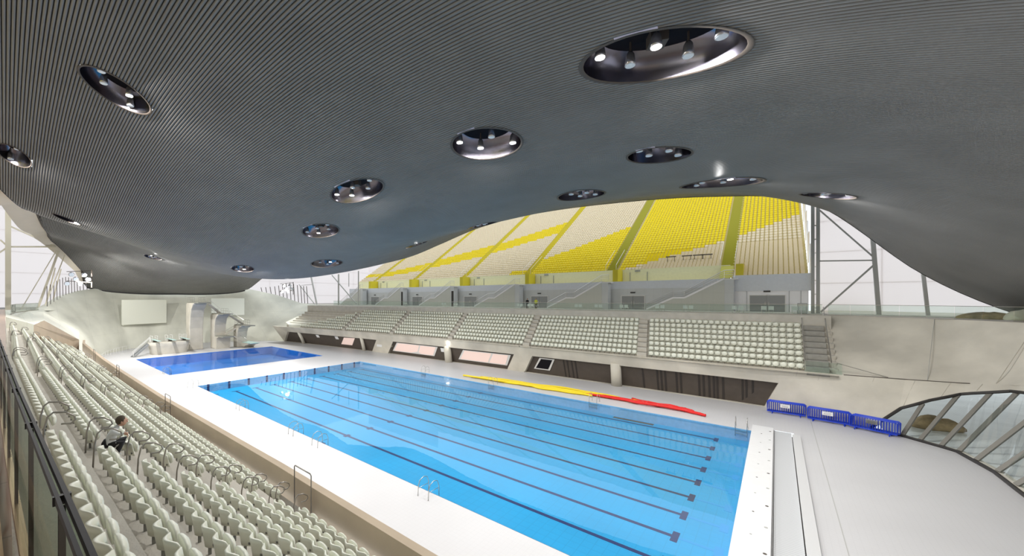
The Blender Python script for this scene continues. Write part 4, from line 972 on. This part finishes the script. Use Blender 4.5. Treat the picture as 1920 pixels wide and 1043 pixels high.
for a, b, w, lb in (((-36, 13.0, 9.6), (-36.2, 15.2, 7.7), 1., 'highest concrete flight between the two tallest towers'), ((-36, 17, 7.2), (-36, 20, 5.1), 1., 'concrete flight from the middle tower to the right-hand tower'), ((-36.2, 19.2, 4.6), (-36.4, 16.4, 2.9), .9, 'dark concrete flight down to the low platform'), ((-36, 18.0, 2.5), (-35.6, 20.4, .9), .9, 'lowest concrete flight near the deck')):
    t = thing('tower_stair', lb, 'stair', a); d = Vector(b)-Vector(a); MB().beam((0, 0, 0), d, w, .25).obj('flight', 'tower', t)
    rl = MB(); off = Vector((w/2, 0, 0)); rl.tube([off+Vector((0, 0, .9)), off+d+Vector((0, 0, .9))], .03, 4); rl.tube([off, off+Vector((0, 0, .9))], .03, 4); rl.tube([off+d, off+d+Vector((0, 0, .9))], .03, 4); rl.obj('railing', 'steel', t)
pl = thing('springboard_plinth', 'curved concrete drum carrying three springboards beside the diving pool', 'plinth', (-36.2, 5.9, 0))
mb = MB(); N_ = 28; ring = []
for h, s in ((0, .90), (.8, .93), (1.6, .98), (2.3, 1.05), (2.3, .2)): ring.append([(math.copysign(abs(math.cos(2*PI*j/N_))**.6, math.cos(2*PI*j/N_))*1.7*s, math.copysign(abs(math.sin(2*PI*j/N_))**.6, math.sin(2*PI*j/N_))*3.35*s, h) for j in range(N_)])
mb.add([p for r in ring for p in r], [(i*N_+j, i*N_+(j+1) % N_, (i+1)*N_+(j+1) % N_, (i+1)*N_+j) for i in range(4) for j in range(N_)]+[tuple(4*N_+j for j in range(N_))]); mb.obj('drum', 'tower', pl, smooth=True)
for k, y in enumerate((3.6, 6.1, 8.5)):
    z = 2.32; t = thing('springboard', '%s springboard on top of the concrete drum' % ['leftmost', 'middle', 'rightmost'][k], 'springboard', (-36.4, y, z))
    MB().box(-1.6, 3.4, -.28, .28, .42, .47).obj('board', 'springboard', t); MB().box(-.2, .2, -.35, .35, 0, .42).obj('fulcrum', 'slot', t); MB().box(-1.5, -1.2, -.3, .3, 0, .42).obj('anchor', 'frame', t)
    rl = MB()
    for s in (-.4, .4): rl.tube([(-1.6, s, .1), (-1.6, s, 1.2), (.3, s, 1.2), (.3, s, .1)], .03, 5); rl.tube([(-1.6, s, .7), (.3, s, .7)], .02, 4)
    rl.obj('guard_rail', 'frame', t)
t = thing('boarding_stair', 'slanting blue-grey steel stair up to the springboard drum', 'stair', (-34.2, -.1, 0))
MB().beam((0, 0, 0), (-1.6, 2.9, 2.3), .10, .35).obj('stringer', 'door', t); MB().beam((-.8, -.2, 0), (-2.4, 2.7, 2.3), .10, .35).obj('stringer', 'door', t)
for k in range(9): f_ = (k+.5)/9; MB().box(-.8-1.6*f_, -1.6*f_, 2.9*f_-.22, 2.9*f_+.05, 2.3*f_, 2.3*f_+.04).obj('tread', 'door', t)
rl = MB()
for dx in (0, -.8): rl.tube([(dx, 0, 1), (dx-1.6, 2.9, 3.3)], .03, 5); rl.tube([(dx, 0, 0), (dx, 0, 1)], .03, 5); rl.tube([(dx-1.6, 2.9, 2.3), (dx-1.6, 2.9, 3.3)], .03, 5)
rl.obj('railing', 'frame', t)
gr = MB()  # low rail along the wall at the left of the diving pool
for k in range(14):
    p = Vector(ew(10.3-.22*k, 0))+Vector((1.2, 1.1, 0)); gr.tube([p, p+Vector((0, 0, 1.05))], .025, 4)
gr.tube([Vector(ew(10.3-.22*k, 0))+Vector((1.2, 1.1, 1.05)) for k in range(14)], .03, 4); tag(gr.obj('deck_railing', 'frame'), 'slim white railing along the foot of the curved wall at left', 'railing')

# ------------------------------------------------------------------ pool ladders
def ladder(x, y, rz, label):
    t = thing('pool_ladder', label, 'ladder', (x, y, 0), rz, 'steel ladders at the pool edges')
    for s in (-.38, .38):
        r = MB(); r.tube([(s, -.75, 0), (s, -.72, .55), (s, -.60, .80), (s, -.30, .92), (s, .0, .82), (s, .12, .5), (s, .14, -.6)], .022, 7); r.tube([(s, -.73, .42), (s, .12, .42)], .014, 5); r.obj('side_rail', 'steel', t, smooth=True)
    for z in (-.15, -.4): MB().box(-.38, .38, .10, .2, z-.02, z+.02).obj('tread', 'steel', t)
    return t
for x, y, rz, lb in ((.2, -.25, .5, 'steel ladder at the far left corner of the lane pool'), (14.2, .0, 0, 'steel ladder on the near long edge, farthest pair position'), (24.5, 0, 0, 'steel ladder on the near long edge, left of the middle pair'), (28.0, 0, 0, 'steel ladder on the near long edge, right of the middle pair'), (38.8, 0, 0, 'steel ladder on the near long edge closest to the viewer'),
                     (50.8, 25, PI, 'steel ladder at the far right corner of the lane pool'), (38.9, 25, PI, 'steel ladder on the far long edge beside the coloured ropes'), (26.5, 25, PI, 'steel ladder on the far long edge by the yellow rope end'), (14.9, 25, PI, 'steel ladder on the far long edge, farthest'), (-12.2, .1, 0, 'steel ladder at the near right corner of the diving pool')):
    ladder(x, y, rz, lb)

# ------------------------------------------------------------------ lane ropes on the deck
def rope(m, x0, y0, x1, y1, seed, label, r=.075, amp=.18, grp=''):
    rnd = random.Random(seed); pts = []; n = 46; ph = [rnd.uniform(0, 6) for _ in range(4)]
    for i in range(n+1):
        s = i/n; e = math.sin(PI*s)**.4
        pts.append((x0+(x1-x0)*s, y0+(y1-y0)*s+e*amp*(math.sin(7*s+ph[0])+.6*math.sin(17*s+ph[1])), r+.03+.10*e*(seed % 3)/2))
    t = thing('lane_rope', label, 'lane rope', (0, 0, 0), 0, grp); mb = MB(); mb.tube(pts, r, 6); mb.obj('float_line', m, t, smooth=True)
    c = MB()
    for i in range(2, n-1, 6): p = Vector(pts[i]); d = (Vector(pts[i+1])-p).normalized(); c.tube([p-d*.04, p+d*.04], r*1.12, 6)
    c.obj('float_disc', m, t, kind='stuff'); return t
for k, (a, b, c, d) in enumerate(((20.8, 26.7, 34, 27.1), (22, 26.9, 37, 27.4), (23.5, 27.1, 39.5, 27.6), (23.2, 27.4, 41, 27.9), (24.5, 27.6, 42.4, 28.2), (25, 27.2, 36, 27.9), (26, 27.9, 40.5, 28.3), (28, 27.0, 38, 27.2))):
    rope('ry', a, b, c, d, 11+k, 'yellow lane rope in the pile on the far deck', .12, .24, 'yellow lane ropes piled on the deck')
for k, (a, b, c, d) in enumerate(((37.2, 27.5, 46, 27.5), (38, 27.8, 47, 27.3), (41.6, 28.9, 48.2, 26.9), (41.9, 28.6, 48.0, 27.0), (42.5, 28.3, 47.2, 27.6), (43, 28.0, 46.8, 27.9), (40, 27.6, 46.5, 28.2))):
    rope('rr', a, b, c, d, 31+k, 'red lane rope in the pile on the far deck', .12, .18, 'red lane ropes piled on the deck')

# ------------------------------------------------------------------ blue crowd barriers
fr_ = MB(); L_ = 2.6
fr_.tube([(-L_/2, 0, .18), (-L_/2, 0, 1.0), (-L_/2+.1, 0, 1.1), (L_/2-.1, 0, 1.1), (L_/2, 0, 1.0), (L_/2, 0, .18)], .026, 6, closed=True)
br_ = MB()
for k in range(17): x = -L_/2+.13+k*(L_-.26)/16; br_.tube([(x, 0, .18), (x, 0, 1.1)], .011, 4)
ft_ = []
for s in (-1, 1): m_ = MB(); m_.tube([(s*(L_/2-.35), -.28, .02), (s*(L_/2-.35), 0, .2), (s*(L_/2-.35), .28, .02)], .022, 5); ft_.append(m_)
barr = None; mats_ = [fr_.mesh('frame', 'blue', True), br_.mesh('bars', 'blue'), ft_[0].mesh('foot', 'blue'), ft_[1].mesh('foot', 'blue')]
stacks = [(53.65, 32.45, -.02, 'leftmost'), (56.3, 31.75, -.12, 'middle'), (58.7, 30.9, -.38, 'rightmost')]
for q, (x, y, rz, w) in enumerate(stacks):
    for k in range(7):
        nx_, ny_ = -math.sin(rz), math.cos(rz); lx = x+nx_*.14*k+random.uniform(-.05, .05); ly = y+ny_*.14*k
        lb = 'blue steel crowd barrier in the %s stack beside the wall, %s from the front' % (w, ord_(k))
        if barr is None:
            barr = thing('crowd_barrier', lb, 'barrier', (lx, ly, 0), rz, 'blue crowd barriers stacked by the wall')
            for nm, me in zip(('frame', 'bars', 'foot', 'foot'), mats_): link(nm, me, barr)
            if True: cur = barr
        else: cur = dup(barr, (lx, ly, 0), rz, lb)
        cur.rotation_euler = (random.uniform(-.03, .02)-.05, 0, rz+random.uniform(-.015, .015))
        if k == 0 and q in (0, 2):
            s = MB().box(-.28-.1, .38-.1, -.05, -.04, .68, .98); s_ = s.obj('notice_plate', 'sign', cur)
            for zz in (.88, .80, .74): MB().box(-.28, .18, -.056, -.051, zz, zz+.025).obj('print_line', 'signtxt', s_)

# ------------------------------------------------------------------ ceiling light pods
def spotlight(parent, x, y, z, lit, r=.3):
    # lamps hang in the pod opening
    mb = MB(); mb.lathe([(r*.45, .55), (r*.8, .42), (r, .12), (r*1.04, 0), (r*.92, 0)], (x, y, z), n=12); h = mb.obj('lamp_housing', 'lampbody', parent, smooth=True)
    mb = MB(); mb.lathe([(r*.9, -.015), (r*.9, .01)], (x, y, z), n=12); mb.obj('lens', 'litlens' if lit else 'lens', h)
    mb = MB(); mb.tube([(x, y, z+.5), (x, y, z+1.)], .04, 5); mb.obj('stem', 'slot', h)
for i, (cx, cy, a, b, ang, lit, lb) in enumerate(PODS):
    t_ = math.radians(ang); z0 = zr(cx, cy); N_ = 40
    t = thing('ceiling_light_pod', lb, 'light', (cx, cy, z0), 0, 'oval light pods in the ceiling')
    def ep_(s, k):
        p = 2*PI*k/N_; u, v_ = a*s*math.cos(p), b*s*math.sin(p); return (u*math.cos(t_)-v_*math.sin(t_), u*math.sin(t_)+v_*math.cos(t_))
    R_ = []
    for s, dz in ((1.06, -.03), (1.0, -.045), (.985, 0.0)): R_.append([(*ep_(s, k), zr(cx+ep_(s, k)[0], cy+ep_(s, k)[1])-z0+dz) for k in range(N_)])
    mb = MB(); mb.add([p for r in R_ for p in r], [(q*N_+k, q*N_+(k+1) % N_, (q+1)*N_+(k+1) % N_, (q+1)*N_+k) for q in range(2) for k in range(N_)]); mb.obj('rim', 'slot', t, smooth=True)
    R_ = []
    for s, dz in ((1.0, -.02), (.98, .35), (.9, .8), (.75, 1.05)): R_.append([(*ep_(s, k), zr(cx+ep_(s, k)[0], cy+ep_(s, k)[1])-z0+dz) for k in range(N_)])
    mb = MB(); mb.add([p for r in R_ for p in r], [(q*N_+k, q*N_+(k+1) % N_, (q+1)*N_+(k+1) % N_, (q+1)*N_+k) for q in range(3) for k in range(N_)]); mb.obj('reflector', 'mirror', t, smooth=True)
    mb = MB(); mb.add(R_[3], [tuple(range(N_))]); mb.obj('backplate', 'podtop', t)
    nl = 5 if a > 2.2 else 4 if a > 1.5 else 2
    for k in range(nl):
        f_ = -.72+1.44*k/(nl-1); yv = .28*b*(1 if k % 2 else -1); ux, vy = a*f_, yv
        px_, py_ = ux*math.cos(t_)-vy*math.sin(t_), ux*math.sin(t_)+vy*math.cos(t_)
        zz = zr(cx+px_, cy+py_)-z0+.10; r = .2 if a > 1.2 else .12
        spotlight(t, px_, py_, zz, k in lit, r)
    if a > 2.2:
        mb = MB(); mb.box(-.3, .3, -.3, .3, .45, .9); s = mb.obj('loudspeaker', 'slot', t); s.rotation_euler = (0, 0, .5)
    L = bpy.data.lights.new('pod_lamp', 'AREA'); L.shape = 'DISK'; L.size = .5; L.energy = LAMP_POWER*(2.6 if i in (10, 13) else 1.35 if i == 0 else 1.) if lit else LAMP_POWER*.45; L.color = (1, .98, .96)  # pods with no lit lens still get an added, weaker fill lamp
    lo = bpy.data.objects.new('pod_lamp', L); COL.objects.link(lo); lo.parent = t; lo.location = (0, 0, -.12)

# ------------------------------------------------------------------ people
def skin_person(name, joints, edges, radii, root, m_by, label, loc, rz=0, sc=1., extra=()):
    t = thing(name, label, 'person', loc, rz); me = bpy.data.meshes.new('body'); me.from_pydata([Vector(j)*sc for j in joints], edges, []); me.materials.append(M[m_by])
    o = link('body', me, t); sk_ = o.modifiers.new('skin', 'SKIN'); lay = me.skin_vertices[0] if me.skin_vertices else None
    if lay is None:
        bm = bmesh.new(); bm.from_mesh(me); bm.verts.layers.skin.verify(); bm.to_mesh(me); bm.free(); lay = me.skin_vertices[0]
    for i, r in enumerate(radii): lay.data[i].radius = (r*sc, r*sc)
    lay.data[root].use_root = True
    o.modifiers.new('sub', 'SUBSURF').levels = 1; o.modifiers['sub'].render_levels = 2
    return t, o
def ellip(name, c, r, m, parent, n=12, rot=None):
    bm = bmesh.new(); bmesh.ops.create_uvsphere(bm, u_segments=n, v_segments=n//2+2, radius=1)
    for v in bm.verts: v.co = Vector((v.co.x*r[0], v.co.y*r[1], v.co.z*r[2]))+Vector(c)
    me = bpy.data.meshes.new(name); bm.to_mesh(me); bm.free(); me.materials.append(M[m]); me.shade_smooth(); return link(name, me, parent)
# bending person in the near aisle: legs bent, trunk forward, arms reaching to both sides
J = [(0, 0, .36), (0, .04, .52), (0, .10, .70), (0, .17, .82), (0, .22, .90), (-.17, .12, .72), (-.42, .20, .78), (-.58, .30, .86), (.17, .12, .72), (.38, .26, .70), (.50, .42, .74), (-.12, .05, .32), (-.20, .32, .38), (-.18, .16, .06), (-.18, .30, .04), (.12, .05, .32), (.20, .34, .38), (.18, .18, .06), (.18, .32, .04)]
Ed = [(0, 1), (1, 2), (2, 3), (3, 4), (2, 5), (5, 6), (6, 7), (2, 8), (8, 9), (9, 10), (0, 11), (11, 12), (12, 13), (13, 14), (0, 15), (15, 16), (16, 17), (17, 18)]
Rd = [.15, .15, .16, .07, .06, .08, .045, .03, .08, .045, .03, .10, .065, .045, .04, .10, .065, .045, .04]
pt_, po_ = skin_person('person', J, Ed, Rd, 0, 'shirt', 'person in white shirt and dark trousers bending over in the near aisle', (41.3, -14.25, 7.10), -.25, .78)
ellip('head', (0, .24, .77), (.085, .10, .115), 'skin', pt_); ellip('hair', (0, .215, .80), (.098, .105, .115), 'hair', pt_)
ellip('nose', (0, .34, .75), (.014, .02, .018), 'skin', pt_, 8)
for s in (-1, 1):
    ellip('ear', (s*.085, .24, .76), (.012, .02, .03), 'skin', pt_, 8); ellip('eye', (s*.032, .327, .78), (.012, .01, .009), 'black', pt_, 8)
    J2 = [(s*.085, .03, .26), (s*.155, .26, .31), (s*.14, .13, .03)]
    mb = MB(); mb.tube(J2, [.098, .07, .055], 10); mb.obj('trouser_leg', 'black', pt_, smooth=True)
    hp = Vector((-.58, .30, .86))*.78 if s < 0 else Vector((.50, .42, .74))*.78
    hb = MB(); hb.lathe([(.02, -.01), (.034, .02), (.036, .06), (.03, .08)], hp, (s*.8, .5, 0), 8); hd = hb.obj('hand', 'skin', pt_, smooth=True)
    for k in range(4): fm = MB(); fd = Vector((s*.8, .5, -.15*abs(k-1.5))).normalized(); st_ = hp+fd*.07+Vector((0, 0, (k-1.5)*.017)); fm.tube([st_, st_+fd*.035, st_+fd*(.06+.008*(k in (1, 2)))+Vector((0, 0, -.02))], .0075, 5); fm.obj('finger', 'skin', hd, smooth=True)
    fm = MB(); st_ = hp+Vector((0, 0, .03)); fm.tube([st_, st_+Vector((s*.02, .01, .04)), st_+Vector((s*.045, .02, .05))], .009, 5); fm.obj('thumb', 'skin', hd, smooth=True)
mb = MB(); mb.tube([(0, -.02, .18), (0, .0, .28), (0, .03, .36)], [.13, .145, .13], 12); mb.obj('trouser_hips', 'black', pt_, smooth=True)
def standing(loc, rz, top, label):
    J = [(0, 0, .92), (0, 0, 1.15), (0, 0, 1.40), (0, 0, 1.52), (-.19, 0, 1.40), (-.27, .02, 1.13), (-.25, .12, .90), (.19, 0, 1.40), (.27, .02, 1.13), (.25, .12, .90), (-.1, 0, .86), (-.11, .02, .48), (-.11, 0, .08), (-.11, .14, .04), (.1, 0, .86), (.11, .02, .48), (.11, 0, .08), (.11, .14, .04)]
    Ed = [(0, 1), (1, 2), (2, 3), (2, 4), (4, 5), (5, 6), (2, 7), (7, 8), (8, 9), (0, 10), (10, 11), (11, 12), (12, 13), (0, 14), (14, 15), (15, 16), (16, 17)]
    Rd = [.15, .14, .16, .06, .08, .05, .035, .08, .05, .035, .10, .07, .05, .045, .10, .07, .05, .045]
    t, o = skin_person('person', J, Ed, Rd, 0, top, label, loc, rz); ellip('head', (0, .01, 1.64), (.085, .10, .12), 'skin', t); ellip('hair', (0, -.01, 1.68), (.09, .10, .10), 'hair', t)
    for s in (-1, 1): mb = MB(); mb.tube([(s*.1, 0, .92), (s*.11, .02, .48), (s*.11, 0, .06)], [.11, .08, .065], 8); mb.obj('trouser_leg', 'black', t, smooth=True)
    return t
standing((21.2, 44.4, 9.06), PI, 'black', 'person in black standing behind the far balustrade'); standing((22.6, 44.8, 9.06), PI, 'hivis', 'person in a yellow hi-vis jacket beside the one in black')
lump('covered_pile', (66.4, 40.0, 9.05), 1.4, .9, .55, 'tarp', 'low brown sheet-covered pile behind the glass at top right', 'pile', 5)
lump('covered_pile', (67.6, 38.6, 9.05), .9, .8, .8, 'wing', 'pale sheeted heap behind the glass near the right roof foot', 'pile', 9)
pc = thing('plant_cabinet', 'grey metal cabinet beside the steel column on the concourse', 'cabinet', (55.2, 46, 9.06)); MB().box(-.4, .4, -.3, .3, 0, 1.2).obj('body', 'door', pc); MB().box(-.36, .36, -.33, -.3, .06, 1.14).obj('door_panel', 'grey', pc)
